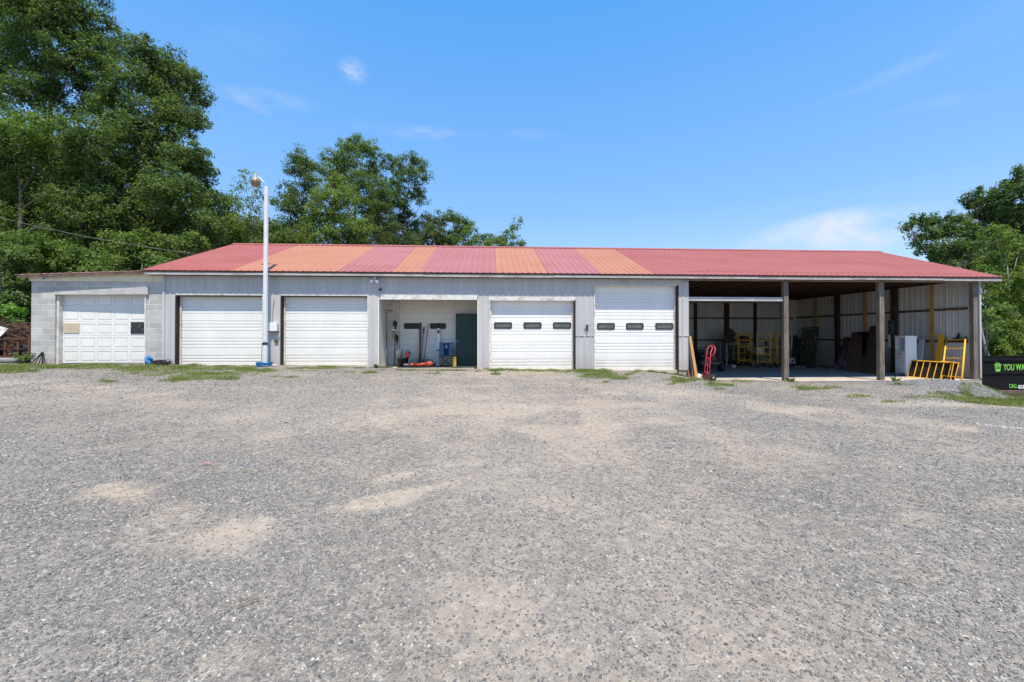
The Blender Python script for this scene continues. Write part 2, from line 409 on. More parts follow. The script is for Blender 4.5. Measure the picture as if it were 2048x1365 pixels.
def ground_at(px, py):
    d = ray(px, py); lo, hi = .5, 60
    for i in range(400):
        t = .5+i*.15; p = CAMLOC+d*t
        if p.z < float(hgt(p.x, p.y, -17 < p.x < 17.6)): break
    a, b = t-.15, t
    for _ in range(20):
        m = (a+b)/2; p = CAMLOC+d*m
        if p.z < float(hgt(p.x, p.y, -17 < p.x < 17.6)): b = m
        else: a = m
    return CAMLOC+d*b
def gp(x, y): return Vector((x, y, float(hgt(x, y))))

# dirt patches (px, py, rx, ry, tilt, amount): bare tan earth showing through the gravel
DIRT = [(215, 983, 85, 24, 0, 1.0), (410, 1070, 115, 36, .15, 1.1), (330, 1040, 70, 30, .3, .6), (800, 951, 120, 9, .17, 1.15), (900, 932, 80, 7, .15, .95), (770, 1000, 110, 12, .2, 1.15), (880, 972, 100, 9, .24, 1.05),
        (160, 780, 260, 14, -.05, .75), (330, 800, 220, 12, -.1, .6), (60, 765, 120, 12, 0, .6), (520, 835, 230, 18, -.03, .55), (900, 850, 130, 14, 0, .6), (1150, 920, 160, 26, .15, .6),
        (1000, 1250, 160, 110, 0, .75), (1290, 985, 150, 35, 0, .5), (930, 1180, 110, 50, 0, .6), (1930, 858, 60, 8, 0, .9), (1830, 1040, 90, 22, 0, .6), (1640, 870, 130, 14, 0, .4),
        (1950, 1125, 60, 25, 0, .5), (1100, 1310, 130, 60, 0, .8), (460, 1320, 80, 45, 0, .6), (1430, 1250, 60, 40, 0, .35), (700, 1130, 90, 40, 0, .35), (1450, 830, 150, 10, 0, .35),
        (1700, 950, 130, 20, 0, .35), (560, 780, 160, 10, 0, .5), (980, 742, 60, 5, 0, .5), (240, 745, 160, 7, 0, .45), (1800, 1000, 150, 30, 0, .35), (1180, 760, 220, 12, 0, .3), (2000, 1010, 80, 18, 0, .6)]
_dw = []
for (px, py, rx, ry, tl, am) in DIRT:
    c = ground_at(px, py); ex = ground_at(px+rx*math.cos(tl), py-rx*math.sin(tl)); ey = ground_at(px, py-ry)
    _dw.append((c.x, c.y, ex.x-c.x, ex.y-c.y, ey.x-c.x, ey.y-c.y, am))
def vnoise(X, Y, s, seed=0):
    """cheap smooth value noise"""
    X = np.asarray(X)*s+seed*17.3; Y = np.asarray(Y)*s+seed*9.1
    xi = np.floor(X); yi = np.floor(Y); fx = X-xi; fy = Y-yi; fx = fx*fx*(3-2*fx); fy = fy*fy*(3-2*fy)
    def h(a, b): v = np.sin(a*127.1+b*311.7)*43758.5453; return v-np.floor(v)
    return (h(xi, yi)*(1-fx)+h(xi+1, yi)*fx)*(1-fy)+(h(xi, yi+1)*(1-fx)+h(xi+1, yi+1)*fx)*fy
def dirt(X, Y):
    X = np.asarray(X, float); Y = np.asarray(Y, float); m = np.zeros_like(X)
    n = vnoise(X, Y, 2.3, 1)*.5+vnoise(X, Y, 5.5, 2)*.3+vnoise(X, Y, 13, 3)*.2
    for (cx, cy, ax, ay, bx, by, am) in _dw:
        det = ax*by-ay*bx
        u = ((X-cx)*by-(Y-cy)*bx)/det; v = ((Y-cy)*ax-(X-cx)*ay)/det
        r = np.sqrt(u*u+v*v)
        m = np.maximum(m, am*np.clip((1.42-r-(n-.5)*2.2)*.75, 0, .85))
    g = vnoise(X, Y, .35, 5)*.5+vnoise(X, Y, .9, 6)*.3+vnoise(X, Y, 2.2, 7)*.2
    base = np.clip((g-.42)*2.3, 0, .55)*(1-.55*sstep(8, 11, Y))
    for (ax_, ay_, k_, am_) in ((-9, 4.5, .22, .30), (-9, 6.0, .22, .28), (-6, 8.8, .05, .26), (-6, 10.3, .05, .24), (3, 3.0, -.35, .26), (3.2, 4.4, -.35, .22), (-2, 11.8, -.02, .25)):
        dd = (Y-(ay_+(X-ax_)*k_+.35*np.sin(X*.45+ax_)))/.26; base = base+am_*.8*np.exp(-dd*dd)*np.clip(n*1.6-.1, 0, 1)
    base = base*(.55+.45*sstep(-4, 1, X))*(.25+.75*sstep(2.5, 7, Y))+.14*sstep(5.5, 9.0, Y)+(.42-.17*sstep(8, 12, Y))*np.exp(-((X-.5)/(1.0+.42*Y))**2)*np.where(X > 2.2, .75, 1)*(.6+.8*n)  # dust lane; thinner near corners partly stands in for lens vignetting
    return np.clip(np.maximum(m, base+.1*(n-.5)), 0, 1)
# cover: 1 where soil/leaf litter outside the yard
def axis(a, b, s): return np.arange(a, b, s)
gxs = np.concatenate([[-300, -220, -150, -100, -70, -50, -38], axis(-30, -12, .25), axis(-12, 12, .09), axis(12, 26, .25), [27, 30, 38, 50, 70, 100, 150, 220, 300]])
gys = np.concatenate([[-60, -30, -15, -8, -4, -2, -1, 0], axis(.5, 9, .09), axis(9, 18, .15), axis(18, 40, 1.0), [40, 46, 55, 70, 90, 120, 160, 220, 300, 420]])
GX, GY = np.meshgrid(gxs, gys); GZ = hgt(GX, GY); nx, ny = len(gxs), len(gys)
GV = np.stack([GX.ravel(), GY.ravel(), GZ.ravel()], 1)
ii = (np.arange(ny-1)[:, None]*nx+np.arange(nx-1)[None]).ravel()
GF = np.stack([ii, ii+1, ii+nx+1, ii+nx], 1)
def ground_mat():
    t = NT('gravel_yard')
    a = t.n.new('ShaderNodeAttribute'); a.attribute_name = 'dirt'; D = a.outputs['Fac']
    a2 = t.n.new('ShaderNodeAttribute'); a2.attribute_name = 'soil'; S = a2.outputs['Fac']
    wv = t.noise(30, 3); pv = t.comb(*[t.math('ADD', o, t.math('MULTIPLY', wv, .015)) for o in t.sep()])
    v1 = t.vor(58, 'F1', pv); v2 = t.vor(105, 'F1', pv); v3 = t.vor(19, 'F1', pv)
    r1 = t.sep(v1.outputs['Color'])[0]; r2 = t.sep(v2.outputs['Color'])[0]; r3 = t.sep(v3.outputs['Color'])[0]
    pal = [(0, (.058, .056, .056)), (.25, (.115, .109, .104)), (.5, (.19, .177, .161)), (.72, (.275, .25, .222)), (.88, (.36, .31, .25)), (.97, (.56, .51, .45))]
    st = t.mix(.45, t.ramp(r1, pal), t.ramp(r2, pal)); st = t.mix(.34, st, t.ramp(r3, pal))
    gapf = t.ramp(v1.outputs['Distance'], [(.35, 0.), (.75, .55)])
    dcol = t.ramp(t.noise(9, 6, .7), [(.3, (.29, .228, .172)), (.7, (.40, .325, .25))])
    dcol = t.mix(t.ramp(r2, [(.8, 0.), (.92, .55)]), dcol, (.24, .23, .22))
    dcol = t.mix(t.ramp(t.noise(150, 3), [(.45, 0.), (.7, .5)]), dcol, (.22, .195, .165))
    st = t.mix(gapf, st, (.20, .175, .145))
    fine = t.noise(5, 6, .75)
    k = t.math('ADD', D, t.math('MULTIPLY', t.math('SUBTRACT', fine, .5), .9))
    k = t.ramp(k, [(.22, .10), (.75, 1.)])
    c = t.mix(k, st, dcol)
    big = t.noise(.35, 4); c = t.mix(t.ramp(big, [(.35, .0), (.7, .25)]), c, (.38, .345, .305))
    c = t.mix(t.ramp(t.noise(16, 4, .75), [(.42, 0.), (.62, .42)]), c, (.13, .125, .12)) if False else t.mix(.5, c, t.mix(1., c, t.ramp(t.noise(13, 5, .8), [(.35, .5), (.65, 1.25)]), 'MULTIPLY'))
    soil = t.ramp(t.noise(7, 6, .7), [(.3, (.03, .035, .014)), (.7, (.07, .06, .03))])
    c = t.mix(S, c, soil)
    h = t.math('SUBTRACT', 1., v1.outputs['Distance']); h2 = t.math('SUBTRACT', 1., v2.outputs['Distance'])
    hh = t.math('ADD', t.math('MULTIPLY', h, 1.), t.math('MULTIPLY', h2, .5)); hh = t.math('ADD', hh, t.math('MULTIPLY', r1, .5))
    inv = t.math('SUBTRACT', 1., t.math('MULTIPLY', k, .85)); hh = t.math('MULTIPLY', hh, inv)
    t.bump(hh, .75, .012); return t.set(c, .95, 0, .15)
M_GROUND = ground_mat()
soil = np.clip(sstep(15.5, 17, GY)+sstep(-17.2, -18.5, GX)*sstep(14, 15.5, GY), 0, 1)*1.0
gro = npmesh('ground', GV, GF, M_GROUND, attr={'dirt': dirt(GX.ravel(), GY.ravel()), 'soil': soil.ravel()}, smooth=True)
gro['kind'] = 'structure'

# loose stones -----------------------------------------------------------
def ico():
    p = (1+5**.5)/2
    v = np.array([(-1,p,0),(1,p,0),(-1,-p,0),(1,-p,0),(0,-1,p),(0,1,p),(0,-1,-p),(0,1,-p),(p,0,-1),(p,0,1),(-p,0,-1),(-p,0,1)], float); v /= np.linalg.norm(v[0])
    f = np.array([(0,11,5),(0,5,1),(0,1,7),(0,7,10),(0,10,11),(1,5,9),(5,11,4),(11,10,2),(10,7,6),(7,1,8),(3,9,4),(3,4,2),(3,2,6),(3,6,8),(3,8,9),(4,9,5),(2,4,11),(6,2,10),(8,6,7),(9,8,1)])
    return v, f
IV, IF = ico()
def rotz(a): c, s = np.cos(a), np.sin(a); z = np.zeros_like(a); o = np.ones_like(a); return np.stack([np.stack([c, -s, z], -1), np.stack([s, c, z], -1), np.stack([z, z, o], -1)], -2)
def roty(a): c, s = np.cos(a), np.sin(a); z = np.zeros_like(a); o = np.ones_like(a); return np.stack([np.stack([c, z, s], -1), np.stack([z, o, z], -1), np.stack([-s, z, c], -1)], -2)
def scatter_stones(name, X, Y, R, mats, label, sink=.35):
    n = len(X); shp = RNG.uniform(.55, 1.3, (n, 12, 1)); V = IV[None]*shp
    V = V*np.stack([RNG.uniform(.8, 1.5, n), RNG.uniform(.6, 1.0, n), RNG.uniform(.3, .62, n)], 1)[:, None, :]*R[:, None, None]
    Rm = rotz(RNG.uniform(0, 6.28, n)) @ roty(RNG.normal(0, .35, n))
    V = np.einsum('nij,nkj->nki', Rm, V)
    Z = hgt(X, Y)+R*sink*.15; V = V+np.stack([X, Y, Z], 1)[:, None, :]
    Fc = (IF[None]+(np.arange(n)*12)[:, None, None]).reshape(-1, 3)
    o = npmesh(name, V.reshape(-1, 3), Fc, mats, nv=3); tag(o, label, 'gravel', kind='stuff'); return o
def stone_mat(name='loose_gravel', pal=None):
    t = NT(name); r = t.geo.outputs['Random Per Island']
    pal = pal or [(0, (.048, .050, .055)), (.25, (.088, .087, .088)), (.5, (.14, .135, .129)), (.7, (.24, .225, .20)), (.87, (.33, .285, .225)), (.97, (.56, .52, .46))]
    c = t.ramp(r, pal); c = t.mix(.3, c, t.ramp(t.noise(90, 4, .7), [(.3, .08), (.7, .34)]))
    c = t.mix(t.ramp(t.noise(6, 5, .7), [(.45, 0.), (.7, .5)]), c, (.23, .205, .175))
    t.bump(t.noise(300, 3), .4, .002); return t.set(c, .9, 0, .2)
M_STONE = stone_mat()
X = []; Y = []; R = []
for (y0, y1, den, r0, r1) in [(1.4, 3.0, 5600, .0035, .0125), (3.0, 4.6, 3400, .005, .0135), (4.6, 6.5, 1500, .006, .016), (6.5, 9.5, 620, .008, .019), (9.5, 14.3, 640, .009, .021)]:
    area = 1.36*(y1**2-y0**2)+.6*(y1-y0); n = int(area*den)
    yy = np.sqrt(RNG.uniform(y0**2, y1**2, n)); xx = RNG.uniform(-1, 1, n)*(1.36*yy+.3)+.055*yy
    d = dirt(xx, yy); cl_ = vnoise(xx, yy, 1.6, 8)*.6+vnoise(xx, yy, 4, 9)*.4
    keep = RNG.uniform(0, 1, n) < np.clip(1.05-1.15*d, .12, 1)*np.clip(.35+1.1*cl_, 0, 1)
    rr = r0+(r1-r0)*RNG.uniform(0, 1, n)**2.2; big = RNG.uniform(0, 1, n) > .990; rr = np.where(big, rr*1.7, rr)
    X.append(xx[keep]); Y.append(yy[keep]); R.append(rr[keep])
X = np.concatenate(X); Y = np.concatenate(Y); R = np.concatenate(R); print('stones', len(X))
scatter_stones('gravel', X, Y, R, M_STONE, 'loose grey crushed stone scattered over the yard')
# fresh gravel mound + pale pebble line
n = 5200; xx = RNG.normal(16.5, 1.3, n); yy = RNG.normal(13.35, .5, n); k = (yy < 14.3) & (yy > 12.2)
scatter_stones('gravel', xx[k], yy[k], RNG.uniform(.012, .03, k.sum()), stone_mat('fresh_blue_gravel', [(0, (.16, .17, .20)), (.5, (.27, .28, .31)), (.9, (.42, .43, .46)), (1, (.6, .6, .6))]), 'fresh blue grey gravel heaped by the shed corner')
a = ground_at(1975, 852); b = ground_at(2060, 859); n = 80; u = RNG.uniform(0, 1, n)
scatter_stones('pebbles', a.x+(b.x-a.x)*u+RNG.normal(0, .05, n), a.y+(b.y-a.y)*u+RNG.normal(0, .09, n), RNG.uniform(.008, .022, n), simple('white_pebble', (.46, .45, .43), .8), 'white pebbles strewn at the right edge of the yard')
# ------------------------------------------------------------------ main building
YF = 14.5; YB = 23.64; REC = .18
def ribs(x0, x1, pitch=.2286, ph=0.0):
    """profile (x, height) of ribbed sheet between x0 and x1"""
    pts = [(x0, 0)]; k = math.ceil((x0-ph)/pitch)
    while True:
        c = ph+k*pitch; k += 1
        if c > x1+.03: break
        for dx, h in ((-.032, 0), (-.013, .020), (.013, .020), (.032, 0), (.086, 0), (.094, .004), (.102, .004), (.110, 0), (.134, 0), (.142, .004), (.150, .004), (.158, 0)):
            if x0+.001 < c+dx < x1-.001: pts.append((c+dx, h))
    pts.append((x1, 0)); return pts
def sheet_x(m, x0, x1, z0, z1, Y, out=-1, t=.004):
    """ribbed sheet facing -Y (out=-1) or +Y; seams run in z"""
    pr = ribs(x0, x1); vs = []
    for x, h in pr: vs += [(x, Y+out*h, z0), (x, Y+out*h, z1)]
    b = len(vs); vs += [(x0, Y-out*t, z0), (x0, Y-out*t, z1), (x1, Y-out*t, z0), (x1, Y-out*t, z1)]
    n = len(pr); fs = [(2*i, 2*i+2, 2*i+3, 2*i+1) for i in range(n-1)]+[(b, b+1, b+3, b+2), (0, 1, b+1, b), (2*n-2, b+2, b+3, 2*n-1)]
    m.add(vs, fs)
def sheet_y(m, y0, y1, z0, z1, X, out=-1):
    pr = ribs(y0, y1); vs = []
    for y, h in pr: vs += [(X+out*h, y, z0), (X+out*h, y, z1)]
    b = len(vs); t = .004; vs += [(X-out*t, y0, z0), (X-out*t, y0, z1), (X-out*t, y1, z0), (X-out*t, y1, z1)]
    n = len(pr); fs = [(2*i, 2*i+2, 2*i+3, 2*i+1) for i in range(n-1)]+[(b, b+1, b+3, b+2)]
    m.add(vs, fs)
EY = 14.23; RY = 19.07; EZ = gz(980, 546, EY); RZ = gz(990, 495, RY)
SL = (RZ-EZ)/(RY-EY)
XL = at(285, 541, EY).x; XR = at(2008, 553, EY).x
def rz(y): return EZ+(y-EY)*SL
bd = thing('garage_building', 'long grey ribbed steel garage with faded red and orange roof and open shed bay', 'building', (0, 19, .3))
xW0 = gx(328); xd2 = (gx(351), gx(528)); xd3 = (gx(561.5), gx(737.5)); xa = (gx(757.5), gx(955.5)); xd4 = (gx(978), gx(1151)); xd5 = (gx(1187.5), gx(1357)); xE = gx(1378); xSR = gx(1953)
zl = gz(650, 592); z4 = gz(1066, 600); z5 = gz(1270, 570); zTop = rz(YF)-.03
zf2 = gz(650, 729.5); zf4 = gz(1066, 737.5); zf5 = gz(1270, 739.5)
# front cladding: one part per pier and one for the long band above the doors
m = MB(); sheet_x(m, xW0, xd5[0]-.0, zl, zTop, YF); m.build('wall', M_WALL, bd)
m = MB(); sheet_x(m, xd5[0], xE, z5, zTop, YF); m.build('wall', M_WALL, bd)
for (x0, x1, z1) in [(xW0, xd2[0], zl), (xd2[1], xd3[0], zl), (xd3[1], xa[0], zl), (xa[1], xd4[0], zl), (xd4[1], xd5[0], zl), (xd5[1], xE, z5)]:
    m = MB(); sheet_x(m, x0, x1, -.05 if x1 < 7.1 else .30, z1, YF)
    m.box(x0+.01, x1-.01, YF+.006, YF+REC+.1, -.05 if x1 < 7.1 else .3, z1)
    if x0 > 2.5: # horizontal lap joint seen on the right-hand piers
        zz = gz(1170, 672); m.box(x0+.003, x1-.003, YF-.022, YF-.001, zz-.012, zz)
    m.build('wall', M_WALL, bd)
m = MB(); m.box(xd5[1]-.3, xE-.02, YF+.03, YF+.32, -.3, .298); m.build('foundation', M_BLOCK, bd)
# other outside walls
m = MB(); sheet_x(m, xW0, xSR, -.4, rz(EY)+.15, YB+.01, 1); m.build('wall', M_WALLIN, bd)
m = MB(); sheet_x(m, xE, xSR+.06, -.2, 3.9, YB, -1); m.build('wall', M_WALLIN, bd)
m = MB(); sheet_y(m, YF, YB, -.2, 3.76, xSR+.05, -1)
m.build('wall', M_WALLIN, bd)
def gable(X, t, mat):
    m = MB(); m.prism([(YF+.012, -.3), (YB-.012, -.3), (YB-.012, rz(EY)+.0), (RY, RZ-.08), (YF+.012, rz(YF)-.08)], X, X+t, 'yz'); m.build('wall', mat, bd)
gable(xSR+.07, .05, M_WALL); gable(xW0+.01, .05, M_WALL); gable(xE-.06, .04, M_WALLIN)
# roof: three-inch overhang, bands of panels in faded colours
bands = [(XL, 461, 0), (461, 673, 2), (673, 784, 1), (784, 839, 2), (839, 993.5, 1), (993.5, 1096, 2), (1096, 1205, 1), (1205, 1308, 2), (1308, 1560, 0), (1560, XR, 0)]
m = MB(); yb_e = 2*RY-EY
m.mi = 3; m.add([(XL, EY, EZ-.062), (XR, EY, EZ-.062), (XR, RY, RZ-.062), (XL, RY, RZ-.062), (XR, yb_e, EZ-.062), (XL, yb_e, EZ-.062)], [(0, 1, 2, 3), (3, 2, 4, 5)])
m.add([(XL, EY, EZ-.062), (XR, EY, EZ-.062), (XR, EY, EZ), (XL, EY, EZ)], [(0, 1, 2, 3)])
m.add([(XL, EY, EZ-.062), (XL, EY, EZ), (XL, RY, RZ), (XL, RY, RZ-.062)], [(0, 1, 2, 3)]); m.add([(XR, EY, EZ-.062), (XR, EY, EZ), (XR, RY, RZ), (XR, RY, RZ-.062)], [(0, 1, 2, 3)])
m.add([(XL, yb_e, EZ-.062), (XL, yb_e, EZ), (XL, RY, RZ), (XL, RY, RZ-.062)], [(0, 1, 2, 3)]); m.add([(XR, yb_e, EZ-.062), (XR, yb_e, EZ), (XR, RY, RZ), (XR, RY, RZ-.062)], [(0, 1, 2, 3)])
for a, b, mi in bands:
    x0 = a if a == XL else gx(a, EY, 546); x1 = b if b == XR else gx(b, EY, 546)
    m.mi = mi; pr = ribs(x0, x1); vs = []
    for x, h in pr: vs += [(x, EY-.012, EZ+h-.004), (x, RY, RZ+h), (x, yb_e+.01, EZ+h-.004)]
    m.add(vs, [f for i in range(len(pr)-1) for f in ((3*i, 3*i+3, 3*i+4, 3*i+1), (3*i+1, 3*i+4, 3*i+5, 3*i+2))])
m.build('roof', [M_RED, M_ROSE, M_ORANGE, M_ROOFDARK], bd)
m = MB(); m.add([(XL, RY-.16, RZ-.16*SL+.03), (XR, RY-.16, RZ-.16*SL+.03), (XR, RY, RZ+.05), (XL, RY, RZ+.05), (XR, RY+.16, RZ-.16*SL+.03), (XL, RY+.16, RZ-.16*SL+.03),
                 (XL, RY-.16, RZ-.16*SL+.022), (XR, RY-.16, RZ-.16*SL+.022)], [(0, 1, 2, 3), (3, 2, 4, 5), (0, 6, 7, 1)]); m.build('ridge_cap', M_RED, bd)
# fascia boards with butt joints, slightly uneven
xs = [XL+.05, gx(500), gx(850), gx(1105), gx(1518, EY), gx(1710, EY), gx(1890, EY), XR-.06]
for i in range(len(xs)-1):
    m = MB(); dz = [0, .006, -.004, .004, 0, .008, -.006][i]; dy = .004*(i % 2)
    m.box(xs[i]+.004, xs[i+1]-.004, EY+.012-dy, EY+.045-dy, EZ-.150+dz, EZ-.064); m.build('fascia_board', M_WOODPALE, bd)
m = MB(); m.box(XL+.1, xE, EY+.05, YF-.022, EZ-.15, EZ-.125); m.build('soffit', M_WOODDARK, bd)
# garage doors ------------------------------------------------------------
def door_mb(x0, x1, z0, z1, y, nsec, t=.045):
    m = MB(); H = (z1-z0)/nsec; pr = [(z0, 0)]
    for s in range(nsec):
        b = z0+s*H
        if s: pr += [(b-.014, 0), (b-.006, .018), (b+.006, .018), (b+.014, 0)]
        for g in (.19, .37, .55):
            c = b+g*H; pr += [(c-.02, 0), (c-.008, .016), (c+.012, .016), (c+.02, 0)]
    pr.append((z1, 0)); pr.sort()
    vs = []
    for z, h in pr: vs += [(x0, y+h, z), (x1, y+h, z)]
    b = len(vs); vs += [(x0, y+t, z0), (x1, y+t, z0), (x0, y+t, z1), (x1, y+t, z1)]; n = len(pr)
    m.add(vs, [(2*i, 2*i+1, 2*i+3, 2*i+2) for i in range(n-1)]+[(b, b+2, b+3, b+1), (0, b, b+1, 1), (2*n-2, 2*n-1, b+3, b+2), ]); return m
def rrect(x0, x1, z0, z1, r, n=4):
    out = []
    for cx, cz, a0 in ((x1-r, z1-r, 0), (x0+r, z1-r, PI/2), (x0+r, z0+r, PI), (x1-r, z0+r, 1.5*PI)):
        for k in range(n+1): a = a0+PI/2*k/n; out.append((cx+r*math.cos(a), cz+r*math.sin(a)))
    return out
def door_window(par, x0, x1, z0, z1, y, pane=None):
    m = MB(); o = rrect(x0, x1, z0, z1, .05); i = rrect(x0+.045, x1-.045, z0+.04, z1-.04, .03); n = len(o)
    vs = [(a, y-.018, b) for a, b in o]+[(a, y-.018, b) for a, b in i]+[(a, y-.001, b) for a, b in o]+[(a, y-.006, b) for a, b in i]
    fs = [(k, (k+1) % n, n+(k+1) % n, n+k) for k in range(n)]+[(k, 2*n+k, 2*n+(k+1) % n, (k+1) % n) for k in range(n)]+[(n+k, n+(k+1) % n, 3*n+(k+1) % n, 3*n+k) for k in range(n)]
    m.add(vs, fs); m.mi = 1; m.add([(a, y-.006, b) for a, b in i], [tuple(range(n))])
    return m.build('door_window', [M_BLACK, pane or M_PANE], par)
def opening(x0, x1, z0, z1, dark_left=False, dark_right=False, sill=True, yd=YF+REC):
    """jambs and header lining of one door opening"""
    for X, dk, s in ((x0, dark_left, 1), (x1, dark_right, -1)):
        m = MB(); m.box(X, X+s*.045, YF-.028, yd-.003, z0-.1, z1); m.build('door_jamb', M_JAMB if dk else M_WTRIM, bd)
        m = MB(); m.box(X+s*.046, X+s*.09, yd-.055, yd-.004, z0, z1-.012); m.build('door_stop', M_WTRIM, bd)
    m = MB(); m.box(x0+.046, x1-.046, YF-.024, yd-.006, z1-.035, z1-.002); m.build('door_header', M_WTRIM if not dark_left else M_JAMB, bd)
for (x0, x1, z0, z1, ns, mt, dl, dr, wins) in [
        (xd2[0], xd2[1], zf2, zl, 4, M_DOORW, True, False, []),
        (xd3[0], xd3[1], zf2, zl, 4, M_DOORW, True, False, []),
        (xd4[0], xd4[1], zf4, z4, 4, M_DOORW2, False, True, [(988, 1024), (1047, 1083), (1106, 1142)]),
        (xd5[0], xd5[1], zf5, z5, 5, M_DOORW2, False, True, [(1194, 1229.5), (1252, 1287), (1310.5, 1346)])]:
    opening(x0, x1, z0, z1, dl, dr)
    d = door_mb(x0+.03, x1-.03, z0-.02, z1-.02, YF+REC, ns).build('garage_door', mt, bd)
    zc = (645, 657.5) if x0 < 3 else (646.5, 659.5)
    for a, b in wins: door_window(d, gx(a, YF+REC), gx(b, YF+REC), gz(a, zc[1], YF+REC), gz(a, zc[0], YF+REC), YF+REC)
    m = MB(); m.box(x0, x1, YF+.02, YF+REC+.4, z0-.35, z0-.022); m.build('door_sill', M_CONC, bd)
    if x0 < 3: 
        m = MB(); m.box(x0+.05, x1-.05, YF-.026, YF-.002, z1-.002, z1+.055) if ns == 4 and x0 > 0 else m.box(x0, x1, YF-.026, YF-.002, z1-.002, z1+.03)
        m.build('header_trim', M_WTRIM, bd)
m = MB(); m.box(xd4[0]+.002, xd4[1]-.002, YF-.022, YF+.15, z4+.001, zl-.003); m.build('header_trim', M_WTRIM, bd)
m = MB(); m.box(xW0-.04, xW0+.035, YF-.03, YF-.001, 0, zTop-.02); m.build('corner_trim', M_WALL, bd)
# alcove ------------------------------------------------------------------
YA = YF+1.45; zfa = gz(860, 731.5, YA); zla = gz(860, 600)
m = MB(); m.box(xa[0]-.05, xa[0]+.0, YF+.3, YA+.1, zfa-.3, zla+.3); m.box(xa[0]-.02, xa[0]+.012, YF-.026, YF+.3, zfa-.3, zla); m.build('alcove_wall', M_DOORC, bd)
m = MB(); m.box(xa[1], xa[1]+.05, YF+.3, YA+.1, zfa-.3, zla+.3); m.box(xa[1]-.012, xa[1]+.02, YF-.026, YF+.3, zfa-.3, zla); m.build('alcove_wall', M_DOORC, bd)
m = MB(); m.box(xa[0]-.05, xa[1]+.05, YF+.004, YA+.15, zla+.12, zla+.16); m.build('alcove_ceiling', simple('brown_plywood_ceiling', (.24, .18, .13), .85), bd)
m = MB(); m.box(xa[0]+.012, xa[1]-.012, YF-.03, YF-.003, zla, zl+.05); m.build('header_trim', M_WTRIM, bd)
m = MB(); m.box(xa[0], xa[1], YF-.02, YA+.2, zfa-.35, zfa); m.build('alcove_slab', M_CONC, bd)
m = MB(); m.box(gx(770, YA), gx(799.5, YA), YA-.06, YA+.05, zfa, zla+.12); m.build('alcove_post', M_WTRIM, bd)
d = door_mb(gx(799.5, YA)+.004, xa[1]+.2, zfa+.01, zla+.12, YA, 5).build('garage_door', M_DOORC, bd)
PD = NT('black_window_pane').set((.015, .014, .014), .35, 0, .3)
for a, b in ((808, 840), (860, 892)): door_window(d, gx(a, YA), gx(b, YA), gz(a, 658.5, YA), gz(a, 647, YA), YA, PD)
YG = YA-.35; x0 = gx(911.5, YG); zt = gz(930, 627.5, YG)
m = MB(); m.bbox(x0, x0+.914, YG, YG+.045, zfa+.012, zt, .006)
for (a, b) in ((.1, .42), (.5, .82)):
    for (p, q) in ((.12, .36), (.42, .92)):
        H = zt-zfa
        m.box(x0+a, x0+b, YG-.004, YG-.0005, zfa+p*H, zfa+p*H+.012); m.box(x0+a, x0+b, YG-.004, YG-.0005, zfa+q*H-.012, zfa+q*H)
        m.box(x0+a, x0+a+.012, YG-.0045, YG-.0005, zfa+p*H, zfa+q*H); m.box(x0+b-.012, x0+b, YG-.0045, YG-.0005, zfa+p*H, zfa+q*H)
gd = m.build('door', M_GREENDOOR, bd); gd['label'] = 'dark green entry door standing in the alcove'
m = MB(); m.lathe([(.03, 0), (.03, -.012), (.012, -.014), (.012, -.04), (.028, -.045), (.032, -.06), (.02, -.075)], (x0+.07, YG, gz(915, 683, YG)), 'y', 14); m.build('door_knob', M_STEEL, gd)
# shed bay -----------------------------------------------------------------
ZS = at(1565, 762.5, YF).z; print('slab z', ZS)
m = MB(); m.box(xE-.05, xSR+.05, YF-.12, YB, ZS-.4, ZS); m.build('floor_slab', M_FLOORIN, bd)
m = MB(); m.box(xE+.02, xSR+.05, YF-.13, YF+.9, ZS+.001, ZS+.004); m.build('floor_edge', simple('pale_slab_edge', (.44, .37, .30), .95, var=.15, scale=5, dirt=(.28, .22, .17), dirt_amt=.6), bd)  # paler, warmer strip along the front of the slab
zb = gz(1560, 553.5); zb2 = gz(1560, 563)
def xpost(px): return gx(px, YF)
for pl, pr_ in ((1567.5, 1577), (1758.5, 1768.5), (1946.5, 1955)):
    m = MB(); a, b = xpost(pl), xpost(pr_); m.bbox(a, b, YF-.02, YF+.13, ZS-.3, zb, .008); m.build('post', M_WOODGREY, bd)
m = MB(); m.box(xE, XR-.08, YF-.018, YF+.03, zb2, EZ-.03); m.build('beam', M_WOODGREY2 if 'M_WOODGREY2' in globals() else wood('grey_brown_beam', (.33, .25, .19), 'x'), bd)
m = MB(); m.box(xE, XR-.08, EY+.05, YF-.02, EZ-.135, EZ-.115); m.build('soffit', M_WOODDARK, bd)
m = MB(); m.box(xE, xSR, YF+.032, YF+.10, zb2+.01, EZ); m.build('beam', M_WOODDARK, bd)
m = MB(); m.bbox(xE+.002, xpost(1567.5), YF+.03, YF+.075, gz(1470, 602.5), gz(1470, 594.5), .005); m.build('beam', M_LINTEL, bd)
m = MB(); m.box(xE, xpost(1567.5), YF+.08, YF+.12, gz(1470, 606), gz(1470, 597)); m.build('beam', M_WOODDARK, bd)
m = MB(); m.box(xSR+.065, xSR+.13, YF-.06, YF+.1, ZS+.05, zb+.02); m.build('corner_trim', M_WALL, bd)
ZC = 1.6+2.14
y = YF+.6; kk = 0
while y < YB:      # cross beams carrying the ceiling boards
    m = MB(); m.box(xE, xSR, y, y+.045, ZC+.06, ZC+.20); m.build('joist', M_PURLIN, bd); y += 1.1
x = xE+.25; i = 0
